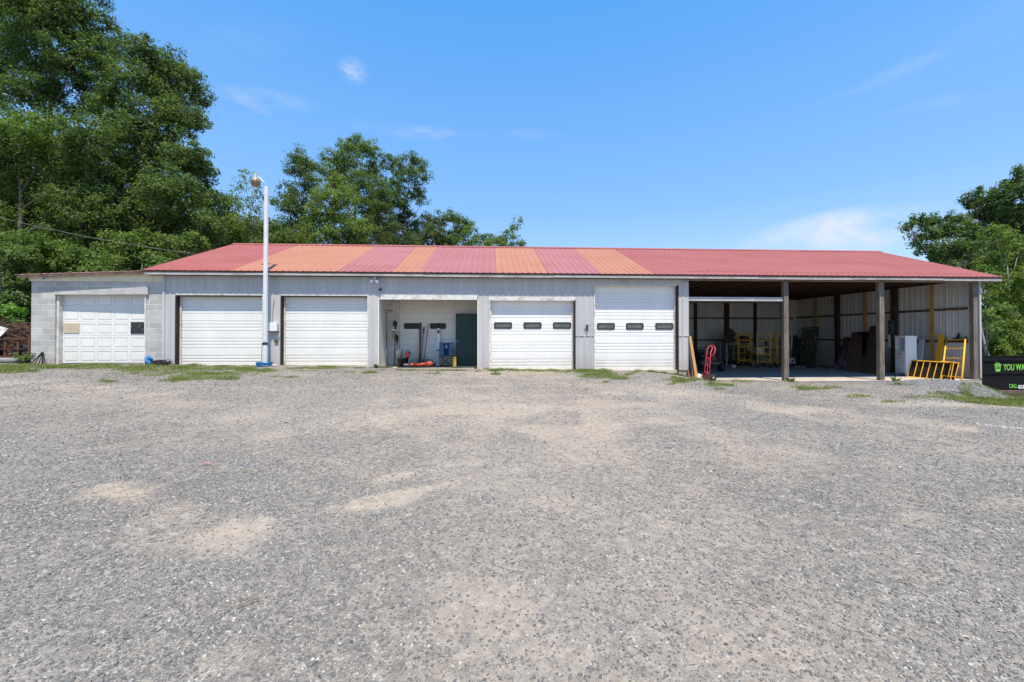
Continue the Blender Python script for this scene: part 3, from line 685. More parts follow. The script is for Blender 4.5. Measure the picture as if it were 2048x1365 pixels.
while x < xSR:
    m = MB(); m.box(x, x+.05, YF+.12, YB-.02, ZC-.02+.01*(i % 3), ZC+.055)
    m.add([(x+.005, YF+.1, rz(YF)-.09), (x+.045, YF+.1, rz(YF)-.09), (x+.045, RY, RZ-.09), (x+.005, RY, RZ-.09), (x+.005, YF+.1, rz(YF)-.2), (x+.045, YF+.1, rz(YF)-.2), (x+.045, RY, RZ-.24), (x+.005, RY, RZ-.24)],
          [(0, 1, 2, 3), (4, 7, 6, 5), (0, 4, 5, 1), (1, 5, 6, 2), (2, 6, 7, 3), (3, 7, 4, 0)])
    m.tube((x+.025, YF+1.6, ZC), (x+.025, RY-.6, RZ-.3), .035, n=4)
    m.build('truss', M_TRUSS, bd); x += .61; i += 1
# rough ceiling boards lying over the bottom chords, with gaps
m = MB(); rr = random.Random(3)
for k in range(46):
    y = YF+.15+k*.198
    if y > YB-.2: break
    if rr.random() < .12: continue
    m.box(xE+.02, xSR-.02, y, y+.15+rr.random()*.03, ZC+.205+rr.random()*.006, ZC+.225)
cbo = m.build('ceiling_board', M_PURLIN, bd)
# posts, studs and girts on the inside of the right wall and the back wall
zt_ = ZC+.0
for k, px in enumerate((1855, 1779, 1715, 1659, 1613)):
    Yk = YF+(k+1)*1.523; mat_, wd = (M_STUD, .14) if k in (0, 2, 4) else (M_WOODDARK, .20)
    m = MB(); m.box(xSR-.02-(.05 if k in (0, 2, 4) else .17), xSR-.02, Yk-wd/2, Yk+wd/2, ZS, zt_); m.build('stud' if k in (0, 2, 4) else 'post', mat_, bd)
for zg in (gz(1940, 616, YF), gz(1940, 684, YF)):
    for a, b in ((YF+.3, YF+3.04-.1), (YF+3.04+.1, YF+6.09-.1), (YF+6.09+.1, YB-.05)):
        m = MB(); m.box(xSR-.019, xSR+.03, a, b, zg-.045, zg+.045); m.build('girt', M_GIRT, bd)
m = MB(); m.box(xSR-.12, xSR+.03, YF+.32, YB-.05, zt_-.02, zt_+.2); m.build('girt', M_WOODDARK, bd)
for px, wd in ((1390, .12), (1452, .24), (1508.5, .12), (1565, .24)):
    X = gx(px, YB); m = MB(); m.box(X-wd/2, X+wd/2, YB-.16, YB-.025, ZS, zt_); m.build('post', M_WOODDARK, bd)
for py in (637, 680.5):
    zg = gz(1480, py, YB); m = MB(); m.box(xE, xSR-.2, YB-.024, YB-.021+.0, zg-.04, zg+.04); m.box(xE, xSR-.2, YB-.07, YB-.0245, zg-.038, zg+.038); m.build('girt', M_GIRTX, bd)
m = MB(); m.box(xE, xSR-.2, YB-.10, YB-.03, zt_-.02, zt_+.2); m.build('girt', M_WOODDARK, bd)
# interior floor of the closed bays (keeps light out)
m = MB(); m.box(xW0+.1, xE-.1, YF+REC+.42, YB-.05, 0, .25); m.box(xW0+.08, xE-.08, YA+.16, YA+.2, .2, 3.4) ; m.build('floor_slab', M_CONC, bd)

# ------------------------------------------------------------------ block garage (lean-to)
lg = thing('block_garage', 'low concrete block garage with paneled white door joined to the left end of the building', 'garage', (-14, 16.5, .4))
bx0 = gx(62); bx1 = xW0-.01; ox0 = gx(109.5); ox1 = gx(290); zo = gz(200, 588.5); zfb = gz(200, 727); ztl = gz(62, 550); ztr = gz(328, 545)
m = MB(); YL = 20.5
m.box(bx0, ox0, YF, YF+.2, 0, ztl-.06); m.box(ox1, bx1, YF, YF+.2, 0, ztl-.06); m.box(ox0+.001, ox1-.001, YF+.001, YF+.2, zo, ztl-.06)
m.box(bx0, bx0+.2, YF+.202, YL, 0, ztl-.06); m.box(bx0+.202, bx1, YL-.2, YL, 0, ztl-.06)
m.build('wall', M_BLOCK, lg)
zs0 = gz(200, 563.5)
m = MB(); pr = ribs(bx0-.02, bx1, .0762*1.0)
vs = []
def zr(x): return ztl+(x-bx0)/(bx1-bx0)*(ztr-ztl)-.02
xx = bx0-.03; k = 0; px_ = []
while xx < bx1: px_.append((xx, .0 if k % 2 else .026)); xx += .038; k += 1
for x, h in px_: vs += [(x, YF-.02-h, zs0), (x, YF-.02-h, zr(x))]
n = len(px_); m.add(vs, [(2*i, 2*i+2, 2*i+3, 2*i+1) for i in range(n-1)]); m.box(bx0-.03, px_[-1][0], YF-.019, YF-.002, zs0+.002, ztl-.08)
m.build('siding', simple('cream_corrugated_siding', (.74, .66, .48), .6, var=.08, dirt=(.42, .36, .26), dirt_amt=.4, dscale=5), lg)
# header board shaped to the wedge of sunlight on it
m = MB(); a, b = gx(109), gx(298); z0, z1, z2 = gz(200, 589), gz(110, 584), gz(298, 574)
m.add([(a, YF-.02, z0-.02), (b, YF-.07, z0-.0), (b, YF-.07, z2), (a, YF-.02, z1), (a, YF-.003, z0-.02), (b, YF-.003, z0), (b, YF-.003, z2), (a, YF-.003, z1)],
      [(0, 1, 2, 3), (4, 7, 6, 5), (0, 4, 5, 1), (1, 5, 6, 2), (2, 6, 7, 3), (3, 7, 4, 0)]); m.build('door_header', M_LINTEL, lg)
for X, s in ((ox0, 1),):
    m = MB(); m.box(gx(122.5, YF+.2)-.01, gx(126, YF+.2), YF+.06, YF+.199, zfb-.1, zo-.003); m.build('door_jamb', M_WTRIM, lg)
m = MB(); m.box(ox1-.01, ox1+.04, YF-.02, YF-.001, zfb-.1, zo+.02) ; m.build('door_jamb', M_WTRIM, lg)
# panelled sectional door
dx0, dx1 = gx(125.5, YF+.2), gx(292, YF+.2); YD = YF+.2
m = MB(); H = (zo-zfb)/5.0; W = (dx1-dx0)/5.0; m.box(dx0, dx1, YD+.012, YD+.05, zfb-.02, zo)
for r in range(5):
    z0 = zfb+r*H
    m.box(dx0, dx1, YD, YD+.0115, z0+.004, z0+.075); m.box(dx0, dx1, YD, YD+.0115, z0+H-.075, z0+H-.004)
    for c in range(6):
        cx = dx0+c*W; m.box(max(dx0, cx-.045), min(dx1, cx+.045), YD, YD+.0115, z0+.0751, z0+H-.0751)
    for c in range(5):
        cx = dx0+c*W; m.bbox(cx+.06, cx+W-.06, YD+.001, YD+.012, z0+.095, z0+H-.095, .01)
bdoor = m.build('garage_door', M_DOORW, lg)
def zat(py): return gz(150, py, YD)
m = MB(); m.box(gx(127.5, YD), gx(159, YD), YD-.018, YD-.001, zat(666.5), zat(647)); q = m.build('patch_panel', M_TAN, bdoor); q['label'] = 'tan plywood patch on the left of the door'
m = MB(); m.box(gx(262, YD), gx(289.5, YD), YD-.018, YD-.001, zat(668), zat(644.5))
q = m.build('patch_panel', simple('black_board', (.02, .02, .022), .6, dirt=(.2, .2, .2), dirt_amt=.5, dscale=8), bdoor); q['label'] = 'black patch panel on the right of the door'
# lean-to roof: slopes down to the left, rusty underside and rafter ends
rx0 = at(28, 550.5, EY+.03).x; z0r = at(28, 549.5, EY+.03).z; z1r = at(290, 540.5, EY).z; x1r = XL+.3
m = MB(); ya, yb_ = EY+.03, YL+.25
def lz(x): return z0r+(x-rx0)/(x1r-rx0)*(z1r-z0r)
pr = ribs(rx0, x1r); vs = []
for x, h in pr: vs += [(x, ya, lz(x)+h), (x, yb_, lz(x)+h+.18)]
m.add(vs, [(2*i, 2*i+2, 2*i+3, 2*i+1) for i in range(len(pr)-1)])
m.mi = 1; m.add([(rx0, ya, lz(rx0)-.012), (x1r, ya, lz(x1r)-.012), (x1r, yb_, lz(x1r)+.168), (rx0, yb_, lz(rx0)+.168), (rx0, ya, lz(rx0)), (x1r, ya, lz(x1r))], [(0, 1, 2, 3), (0, 1, 5, 4)])
m.build('roof', [M_RED, simple('rusty_pink_sheet_edge', (.50, .33, .27), .8, var=.3, dirt=(.12, .06, .04), dirt_amt=.7, dscale=2.5)], lg)
for k in range(8):
    y = YF-.16+k*.85; m = MB(); m.slab4((rx0+.03, y, lz(rx0)-.018+.03*k), (x1r-.3, y, lz(x1r-.3)-.018+.03*k), (x1r-.3, y+.04, lz(x1r-.3)-.018+.03*k), (rx0+.03, y+.04, lz(rx0)-.018+.03*k), .07, n=Vector((0, 0, 1)))
    if k != 1: m.build('rafter', simple('pinkish_tan_edge_board', (.42, .29, .24), .8, var=.3, dirt=(.12, .06, .04), dirt_amt=.6, dscale=2.5) if k == 0 else M_WOODDARK, lg)
# ------------------------------------------------------------------ trees
def leaf_mat(name, a, b, c, tr=.42):
    t = NT(name); r = t.geo.outputs['Random Per Island']
    col = t.ramp(r, [(0, a), (.55, b), (1, c)])
    n = t.noise(.55, 3, .6); col = t.mix(t.ramp(n, [(.35, 0.), (.7, .6)]), col, c)  # tone range and pale clumps put leaf highlights and dark gaps into colour
    t.set(col, .6, 0, .2)
    tl = t.n.new('ShaderNodeBsdfTranslucent'); mx = t.n.new('ShaderNodeMixShader'); mx.inputs[0].default_value = tr
    cc = t.mix(1.0, col, (1.25, 1.5, .5), 'MULTIPLY'); t.k(cc, tl.inputs['Color'])
    t.k(t.b.outputs[0], mx.inputs[1]); t.k(tl.outputs[0], mx.inputs[2]); t.k(mx.outputs[0], t.out.inputs[0]); return t.mat
L_DARK = leaf_mat('dark_green_leaves', (.020, .042, .013), (.058, .100, .025), (.18, .24, .075))
L_MID = leaf_mat('mid_green_leaves', (.032, .062, .015), (.088, .142, .028), (.21, .28, .075))
L_YEL = leaf_mat('yellow_green_leaves', (.06, .10, .018), (.125, .18, .032), (.23, .29, .07))
L_OLIVE = leaf_mat('olive_leaves', (.045, .07, .02), (.08, .11, .035), (.12, .15, .05))
L_BRIGHT = leaf_mat('sunlit_sapling_leaves', (.07, .16, .02), (.12, .24, .035), (.18, .32, .06))
def leaves(centers, radii, per, size, flat=.82):
    """clusters of leaf-sized quads around centres"""
    n = len(centers); C = np.repeat(centers, per, 0); Rr = np.repeat(radii, per)
    d = RNG.normal(0, 1, (len(C), 3)); d /= np.linalg.norm(d, axis=1)[:, None]
    P = C+d*(Rr*RNG.uniform(0, 1, len(C))**.45)[:, None]*np.array([1, 1, flat])
    N_ = d*.9+RNG.normal(0, .5, d.shape)+np.array([0, -.1, .35]); N_ /= np.linalg.norm(N_, axis=1)[:, None]
    t = np.cross(N_, RNG.normal(0, 1, d.shape)); t /= np.linalg.norm(t, axis=1)[:, None]; b = np.cross(N_, t)
    s = size*RNG.uniform(.6, 1.35, len(P))[:, None]
    V = np.stack([P-t*s*.9, P+b*s*.42-N_*s*.12, P+t*s*.9, P-b*s*.42-N_*s*.12], 1).reshape(-1, 3)
    return V, np.arange(len(V)).reshape(-1, 4)
def tree(name, label, cat, base_px, Y, blobs, mat, bark=M_BARK, clump=.5, per=60, size=.092, dens=1.0, tr=.22, group=None, basez=None, lean=0, fill=.9, depth=1.0, trunk_px=None):
    bx = at(base_px, 600, Y).x; bz = basez if basez is not None else float(hgt(bx, Y))-.1
    th = thing(name, label, cat, (bx, Y, bz), group)
    B = []; sc_ = math.hypot(1, 0)*Y/F
    for (px, py, r) in blobs:
        yy = Y+RNG.uniform(-1, 1)*1.6*depth; p = at(px, py, yy); B.append((np.array(p), r*yy/F))
    top = max(b[0][2]+b[1]*.5 for b in B)
    # trunk: slightly wandering tapered tube
    m = MB(); K = 9; tp = []
    cxm = np.mean([b[0][0] for b in B]); tz = bz+(top-bz)*.78
    for i in range(K):
        u = i/(K-1); tp.append(Vector((bx+(cxm-bx)*u*.8+math.sin(u*5+bx)*.12, Y+math.cos(u*4+bx)*.15, bz+(tz-bz)*u)))
    m.path(tp, [tr*(1.25 if i == 0 else 1)*(1-.85*i/(K-1)) for i in range(K)], 8)
    for (c, r) in B:
        cz = c[2]-r*.5; u = max(.12, min(.92, (cz-1.2*abs(c[0]-bx)*.6-bz)/(tz-bz))); f = u*(K-1); i0 = min(K-2, int(f)); s = tp[i0].lerp(tp[i0+1], f-i0)
        e = Vector(c.tolist()); mid = s.lerp(e, .5)+Vector((0, 0, -.12*(e-s).length)); rr0 = tr*(1-.85*u)*.6
        m.path([s, mid, e], [rr0, rr0*.6, .02], 6)
        for _ in range(5):
            q = e+Vector(np.clip(RNG.normal(0, .45*r, 3), -.5*r, .5*r).tolist()); s2 = mid.lerp(e, .5+.5*RNG.uniform()); m.path([s2, s2.lerp(q, .5)+Vector((0, 0, .05*r)), q], [rr0*.35+.006, rr0*.22+.004, .006], 4)
    m.build('trunk', bark, th)
    Cs = []; Rs = []
    for (c, r) in B:
        n = max(4, int(dens*7.5*(r/clump)**2.0))
        d = RNG.normal(0, 1, (n, 3)); d /= np.linalg.norm(d, axis=1)[:, None]
        rad = r*np.clip(RNG.uniform(0, 1, n)**.5, .1, 1)
        P = c+d*rad[:, None]*np.array([1, 1.0, .9])
        Cs.append(P); Rs.append(clump*RNG.uniform(.5, 1.25, n))
    V, Q = leaves(np.concatenate(Cs), np.concatenate(Rs), per, size)
    cr = npmesh('crown', V, Q, mat, parent=th); return th
G_L = 'tall trees at the left end of the yard'; G_M = 'trees rising behind the ridge'; G_R = 'trees beyond the right end of the building'
tree('tree', 'tallest dark green tree with open top leaving the frame at upper left', 'tree', 85, 28, [(50, -40, 70), (140, -10, 60), (30, 60, 62), (120, 60, 60), (190, 70, 48), (215, 120, 40), (60, 130, 55), (165, 155, 48), (40, 190, 50), (110, 200, 46), (80, 20, 60), (150, 110, 50), (-30, 120, 80), (-40, 10, 60), (190, 200, 35)], L_DARK, tr=.34, dens=.85, group=G_L, clump=.55, per=70)
tree('tree', 'broad dark tree whose rounded top edges the sky right of the tallest crown', 'tree', 305, 27, [(262, 100, 30), (300, 105, 36), (345, 135, 38), (255, 150, 34), (385, 160, 26), (400, 190, 22), (300, 170, 30), (350, 200, 48), (310, 240, 52), (370, 240, 40), (260, 250, 45), (395, 245, 20), (330, 160, 40), (225, 190, 40), (215, 240, 40)], L_DARK, tr=.3, dens=.95, group=G_L)
tree('tree', 'wide dense tree above the block garage roof with foliage down its right side', 'tree', 240, 26, [(240, 320, 60), (310, 315, 62), (370, 310, 46), (395, 350, 36), (280, 390, 65), (350, 390, 62), (408, 400, 38), (420, 445, 32), (330, 455, 55), (395, 470, 45), (250, 460, 50)], L_DARK, tr=.3, dens=1.15, group=G_L)
tree('tree', 'mid green tree filling the left frame edge below the tallest crown', 'tree', 30, 25, [(20, 270, 60), (90, 275, 52), (-40, 330, 70), (50, 350, 65), (130, 320, 45), (10, 440, 60), (80, 430, 60), (140, 380, 40), (45, 395, 46), (95, 380, 44), (40, 470, 46)], L_MID, tr=.26, dens=1.1, group=G_L)
tree('tree', 'dark tree with hanging boughs between the frame edge tree and the wide dense tree', 'tree', 160, 24.5, [(170, 270, 45), (180, 340, 50), (160, 410, 50), (200, 420, 50), (120, 490, 45), (200, 490, 50), (170, 540, 40), (150, 450, 42), (135, 400, 34)], L_DARK, tr=.24, dens=1.1, group=G_L)
tree('tree', 'lower light green tree over the right half of the block garage roof', 'tree', 290, 22.6, [(240, 500, 38), (290, 495, 36), (335, 500, 34), (385, 495, 30), (265, 530, 30), (320, 530, 30)], L_MID, tr=.14, dens=1.2, group=G_L, clump=.4)
tree('tree', 'low leafy tree over the left end of the block garage roof', 'tree', 100, 22.4, [(60, 530, 36), (110, 520, 34), (160, 530, 36), (90, 500, 34), (20, 500, 38), (200, 535, 30), (30, 560, 34)], L_MID, tr=.14, dens=1.2, group=G_L, clump=.4)
tree('tree', 'shaded tree with pale leaning trunk beyond the left wall of the block garage', 'tree', 2, 19.6, [(-10, 520, 38), (30, 520, 30), (-30, 580, 34), (50, 575, 22), (30, 600, 18)], L_DARK, bark=M_BARKPALE, tr=.2, dens=1.2, group=G_L, clump=.35)
tree('bush', 'dark shaded thicket beyond the left wall of the block garage', 'bush', 40, 22.5, [(0, 610, 45), (40, 610, 40), (80, 615, 40), (10, 660, 40), (55, 665, 40), (-40, 640, 40)], L_DARK, tr=.06, dens=1.6, clump=.4)
tree('sapling', 'bright sunlit sapling beside the pale leaning trunk', 'sapling', 26, 18.2, [(18, 625, 12), (34, 630, 11), (25, 640, 12), (42, 626, 8), (14, 612, 7)], L_BRIGHT, tr=.02, dens=.8, clump=.18, per=26, size=.075)
tree('tree', 'small bright green tree between the dense left trees and the lamp pole', 'tree', 452, 31, [(452, 410, 26), (448, 445, 30), (470, 460, 28), (445, 480, 32), (480, 490, 25)], L_YEL, tr=.14, dens=1.0, group=G_M)
tree('tree', 'thin sparse tree with pale bare stem just left of the lamp pole', 'tree', 490, 27, [(490, 352, 16), (478, 372, 18), (505, 380, 18), (530, 392, 16), (540, 405, 12), (470, 400, 20), (500, 410, 20), (520, 425, 18), (480, 435, 20), (505, 455, 22)], L_MID, bark=M_BARKPALE, tr=.085, dens=.45, clump=.35, per=16, size=.08, group=G_M)
tree('tree', 'dark green low tree crossing behind the lamp pole', 'tree', 520, 34, [(500, 465, 32), (525, 455, 28), (550, 470, 30), (510, 490, 30), (545, 492, 30), (575, 480, 25)], L_DARK, tr=.14, dens=1.0, group=G_M)
tree('tree', 'dark tree with two ragged domes on the left of the central clump', 'tree', 600, 36, [(595, 315, 22), (612, 335, 26), (588, 340, 20), (620, 370, 26), (585, 385, 26), (572, 410, 22), (600, 420, 32), (580, 450, 30), (620, 455, 34), (600, 485, 34)], L_DARK, tr=.26, dens=.8, group=G_M)
tree('tree', 'tallest tree of the central clump with green rounded top', 'tree', 715, 38, [(665, 320, 24), (700, 295, 24), (715, 285, 18), (740, 300, 24), (660, 345, 26), (700, 330, 32), (745, 335, 30), (690, 370, 36), (735, 375, 38), (765, 400, 34), (740, 430, 40)], L_MID, tr=.3, dens=.85, group=G_M)
tree('tree', 'yellow green sunlit tree low in the middle of the central clump', 'tree', 665, 33, [(668, 360, 20), (650, 390, 28), (690, 395, 28), (640, 425, 30), (680, 435, 34), (650, 470, 34), (700, 475, 34), (610, 475, 24), (725, 455, 24)], L_YEL, tr=.2, dens=1.0, group=G_M)
tree('tree', 'dark tree with dangling ragged right edge of the central clump', 'tree', 800, 37, [(778, 325, 18), (800, 330, 22), (830, 322, 20), (848, 335, 16), (852, 358, 12), (820, 355, 26), (790, 365, 26), (835, 385, 20), (845, 405, 10), (805, 400, 30), (815, 435, 26), (790, 455, 34), (825, 465, 24), (780, 485, 30)], L_DARK, tr=.26, dens=.75, group=G_M)
tree('tree', 'olive tinted tree low behind the right of the central clump', 'tree', 745, 34, [(770, 385, 20), (760, 415, 22), (745, 450, 30), (780, 460, 28), (765, 485, 30), (730, 485, 30), (815, 488, 26)], L_OLIVE, tr=.18, dens=.95, group=G_M)
tree('tree', 'rounded olive green tree right of the central clump', 'tree', 870, 37, [(855, 445, 20), (880, 440, 20), (865, 465, 26), (845, 485, 26), (885, 485, 26)], L_OLIVE, tr=.16, dens=.95, group=G_M)
tree('tree', 'mid green tree with drooping right bough above the middle of the ridge', 'tree', 920, 38, [(905, 435, 17), (930, 445, 17), (915, 460, 22), (940, 465, 16), (905, 485, 24), (940, 488, 20)], L_MID, tr=.16, dens=.9, group=G_M)
tree('tree', 'short tree barely clearing the ridge between taller neighbours', 'tree', 970, 40, [(960, 478, 14), (985, 480, 16), (975, 492, 18), (1000, 490, 16)], L_MID, tr=.13, dens=.9, group=G_M)
tree('tree', 'sparse small tree last on the right above the ridge', 'tree', 1025, 36, [(1010, 470, 14), (1030, 455, 12), (1038, 440, 8), (1022, 482, 18), (1045, 488, 14), (1000, 485, 14)], L_MID, tr=.1, dens=.6, per=34, clump=.4, group=G_M)
tree('tree', 'spreading tree with long thin boughs reaching left over the red roof end', 'tree', 1985, 24, [(1818, 452, 13), (1842, 440, 16), (1870, 443, 20), (1862, 468, 20), (1835, 478, 16), (1890, 462, 24), (1905, 440, 18), (1850, 500, 18), (1885, 500, 24), (1925, 500, 28), (1925, 460, 26), (1950, 530, 30), (1900, 520, 26), (1870, 515, 18)], L_DARK, bark=M_BARKPALE, tr=.15, dens=1.0, clump=.34, per=44, size=.085, group=G_R)
tree('tree', 'fuller dark tree with upright crown beyond the right roof corner', 'tree', 1972, 27, [(1945, 405, 18), (1955, 388, 15), (1975, 400, 20), (1960, 430, 28), (1990, 430, 28), (1975, 465, 32), (1950, 490, 28), (2005, 480, 34), (1985, 520, 34), (1960, 540, 30)], L_DARK, tr=.2, dens=1.05, clump=.4, per=55, group=G_R)
tree('tree', 'tall dark tree cut by the right frame edge with the highest crown there', 'tree', 2030, 26, [(2045, 340, 14), (2000, 385, 18), (2025, 370, 22), (2055, 380, 24), (2035, 410, 30), (2080, 430, 40), (2050, 450, 34), (2025, 500, 32), (2070, 520, 40), (2015, 440, 28), (2045, 560, 36), (2030, 600, 30), (2060, 640, 34), (2020, 540, 26)], L_DARK, bark=M_BARK, tr=.12, dens=1.05, clump=.4, per=55, group=G_R)
tree('tree', 'yellow green mid height tree in front of the dark right hand trees', 'tree', 2012, 22.5, [(1990, 465, 16), (2010, 480, 22), (2040, 495, 24), (1985, 520, 26), (2020, 540, 30), (1975, 560, 24), (2060, 560, 34), (2000, 590, 26), (2030, 605, 26), (2000, 630, 20)], L_YEL, bark=M_BARKPALE, tr=.11, dens=.85, clump=.36, per=44, size=.085, group=G_R)
tree('tree', 'leaning pale trunked tree just right of the shed corner', 'tree', 1990, 21, [(1968, 545, 20), (1985, 570, 22), (1970, 600, 18), (2005, 620, 20), (1972, 635, 18), (1990, 650, 14)], L_MID, bark=M_BARKPALE, tr=.12, dens=.8, clump=.3, per=36, size=.08, group=G_R)
tree('bush', 'sunlit undergrowth above the black dumpster rim', 'bush', 2020, 22, [(1975, 690, 24), (2000, 700, 22), (2030, 680, 24), (2055, 660, 26), (2050, 705, 24), (1980, 720, 24), (2020, 645, 18), (2010, 675, 22), (2040, 725, 30)], L_YEL, tr=.04, dens=1.3, clump=.3, per=44, size=.075, depth=.5)
tree('tree', 'shaded filler tree farther back between the right hand trunks', 'tree', 2000, 33, [(1960, 560, 32), (2000, 560, 34), (2040, 580, 36), (1970, 620, 30), (2010, 640, 32), (2050, 640, 34), (2080, 600, 40), (1990, 680, 30), (2040, 690, 30)], L_MID, tr=.14, dens=.75, clump=.5, per=50, group=G_R)
# faint wooded ridge far off to the right, seen in gaps
n = 1500; a = RNG.uniform(60, 190, n); Cf = np.stack([a, 110+RNG.uniform(-6, 6, n), -22+RNG.uniform(0, 1, n)**.8*27], 1)
V, Q = leaves(Cf, np.full(n, 2.6), 26, .55); o = npmesh('far_woods', V, Q, L_OLIVE); tag(o, 'far wooded slope seen through gaps in the right hand trees', 'woods', kind='stuff')
n = 500; Cf = np.stack([RNG.uniform(-60, -20, n), 42+RNG.uniform(-3, 3, n), RNG.uniform(1, 13, n)], 1)
V, Q = leaves(Cf, np.full(n, 1.8), 40, .3); o = npmesh('far_woods', V, Q, L_DARK); tag(o, 'dark woods closing the gaps behind the left hand trees', 'woods', kind='stuff')

n = 2600; sd_ = RNG.uniform(0, 1, n) < .5; Xc = np.where(sd_, RNG.uniform(-95, -24, n), RNG.uniform(27, 110, n)); Yc = np.where(sd_, 34+RNG.uniform(-7, 12, n)-.25*np.abs(Xc+24), 36+RNG.uniform(-8, 14, n))
Zc = hgt(Xc, Yc)+np.where(sd_, RNG.uniform(0, 1, n)*11, RNG.uniform(0, 1, n)*8)
V, Q = leaves(np.stack([Xc, Yc, Zc], 1), np.full(n, 1.7), 34, .34); o = npmesh('far_woods', V, Q, L_DARK); tag(o, 'woods closing the yard on both sides beyond the frame', 'woods', kind='stuff')
# ------------------------------------------------------------------ grass
def grass(name, label, patches, mat, h0=.03, h1=.09, dens=1.0, cat='grass'):
    Vs = []
    for (px, py, rx, ry, nn, tl) in patches:
        c = ground_at(px, py); ex = ground_at(px+rx, py); ey = ground_at(px, py+ry)
        n = int(nn*dens); r = np.sqrt(RNG.uniform(0, 1, n)); a = RNG.uniform(0, 2*PI, n); u, v = r*np.cos(a), r*np.sin(a); v = v+tl*u
        X = c.x+(ex.x-c.x)*u+(ey.x-c.x)*v; Y = c.y+(ex.y-c.y)*u+(ey.y-c.y)*v
        k = vnoise(X, Y, 2.6, 12)*.5+vnoise(X, Y, 7, 13)*.3+RNG.uniform(0, 1, n)*.35 > .44+.30*r*r; X, Y = X[k], Y[k]
        Y = np.where((Y > YF-.04) & (X > -16.6) & (X < 17.6), YF-.05, Y); n = len(X); Z = hgt(X, Y)
        an = RNG.uniform(0, PI, n); w_ = RNG.uniform(.004, .010, n); h = RNG.uniform(h0, h1, n)*(.4+1.5*vnoise(X, Y, 4, 15)**2); lx, ly = RNG.normal(0, .5, n)*h, RNG.normal(0, .5, n)*h
        P = np.stack([X, Y, Z-.005], 1); dx = np.stack([np.cos(an)*w_, np.sin(an)*w_, 0*w_], 1); tip = np.stack([lx, ly, h], 1)
        Vs.append(np.stack([P-dx, P+dx, P+tip], 1).reshape(-1, 3))
    V = np.concatenate(Vs); o = npmesh(name, V, np.arange(len(V)).reshape(-1, 3), mat, nv=3); tag(o, label, cat, kind='stuff'); return o
L_GRASS = leaf_mat('grass_blades', (.085, .135, .03), (.15, .20, .05), (.30, .30, .12), .25)
grass('grass', 'short patchy grass along the left foot of the building', [
    (60, 734, 110, 6, 9000, 0), (200, 734, 100, 6, 9000, 0), (330, 735, 80, 6, 9000, 0), (440, 736, 90, 7, 9000, 0), (400, 748, 130, 7, 9000, 0), (390, 758, 90, 6, 5000, 0), (500, 742, 60, 5, 3000, 0),
    (30, 742, 60, 7, 3000, 0), (215, 763, 24, 3, 500, 0), (650, 736, 110, 3, 6000, 0), (740, 746, 22, 2.5, 600, 0), (700, 745, 14, 2, 300, 0), (600, 742, 60, 2, 600, 0), (560, 755, 60, 2, 500, 0), (330, 742, 160, 8, 5000, 0),
    (775, 733, 26, 4, 1500, 0), (870, 741, 120, 2, 3000, 0), (865, 747, 16, 3, 500, 0)], L_GRASS, h0=.02, h1=.065, dens=2.0)
grass('grass', 'green grass tufts at the foot of the two windowed garage doors', [
    (985, 741, 40, 3, 2400, 0), (992, 749, 12, 2.5, 500, 0), (1080, 742, 80, 2.5, 2400, 0), (1175, 743, 50, 5, 5200, 0), (1205, 752, 50, 7, 4500, -.2), (1240, 757, 24, 4, 1300, 0), (1280, 742, 60, 2.5, 2500, 0),
    (1335, 745, 22, 4, 1800, 0), (1385, 760, 40, 5, 3600, 0), (1345, 759, 24, 3, 900, 0), (1445, 770, 32, 4, 1400, 0), (1440, 778, 14, 2.5, 300, 0), (1430, 766, 20, 2, 300, 0)], L_GRASS, dens=1.5)
grass('grass', 'grass patches and green verge in front of the open shed', [
    (1640, 777, 46, 4, 2400, -.2), (1600, 775, 20, 2.5, 500, 0), (1715, 793, 30, 4, 900, 0), (1790, 804, 30, 2, 300, 0), (1985, 803, 95, 8, 26000, .25), (2060, 806, 60, 8, 11000, 0), (1900, 790, 50, 3.5, 2400, .6), (1850, 795, 50, 3, 700, .5), (1480, 764, 30, 2, 500, 0), (1580, 764, 20, 2, 300, 0), (1800, 770, 40, 2.5, 500, .2)], L_GRASS, h1=.11, dens=1.3)
# ------------------------------------------------------------------ light pole
PY_ = 14.16; base = at(530.3, 733, PY_); base.z = float(hgt(base.x, PY_)); ptop = at(531.5, 374, PY_)
lp = thing('lamp_pole', 'tall white yard lamp pole standing in front of the pier between two plain garage doors', 'lamp pole', base)
m = MB(); m.path([base-Vector((0, 0, .1)), base+Vector((0, 0, 2.5)), Vector((base.x+.01, PY_, ptop.z))], [.080, .076, .068], 8); m.sm = [False]*len(m.sm); m.build('pole', M_WHITEPL if 0 else simple('white_pole_paint', (.66, .65, .66), .6, var=.08, scale=4, dirt=(.5, .5, .54), dirt_amt=.3, dscale=6), lp)
m = MB(); pts = []
e = at(513, 357, PY_); s = Vector((base.x+.01, PY_, ptop.z-.05))
for i in range(9): u = i/8; pts.append(Vector((s.x+(e.x-s.x)*u, PY_, s.z+(e.z-s.z+.04)*math.sin(u*PI*.5)**.8)))
m.path(pts, .022, 8); m.build('arm', M_STEEL, lp)
c = at(511, 362, PY_)
m = MB(); m.lathe([(.02, .24), (.035, .23), (.04, .12), (.09, .10), (.135, .04), (.15, .02), (.15, -.0)], c, 'z', 18); lh = m.build('lamp_housing', simple('tarnished_lamp_metal', (.30, .28, .25), .6, .3, dirt=(.30, .19, .11), dirt_amt=.7, dscale=12), lp)
m = MB(); m.torus(c+Vector((0, 0, .28)), .045, .007, 'y'); m.build('lifting_ring', M_STEEL, lh)
m = MB(); m.lathe([(.15, -.002), (.145, -.05), (.125, -.13), (.10, -.18), (.08, -.19)], c, 'z', 18)
m.build('lamp_lens', simple('amber_lamp_lens', (.36, .26, .17), .3, var=.2), lp)
m = MB()
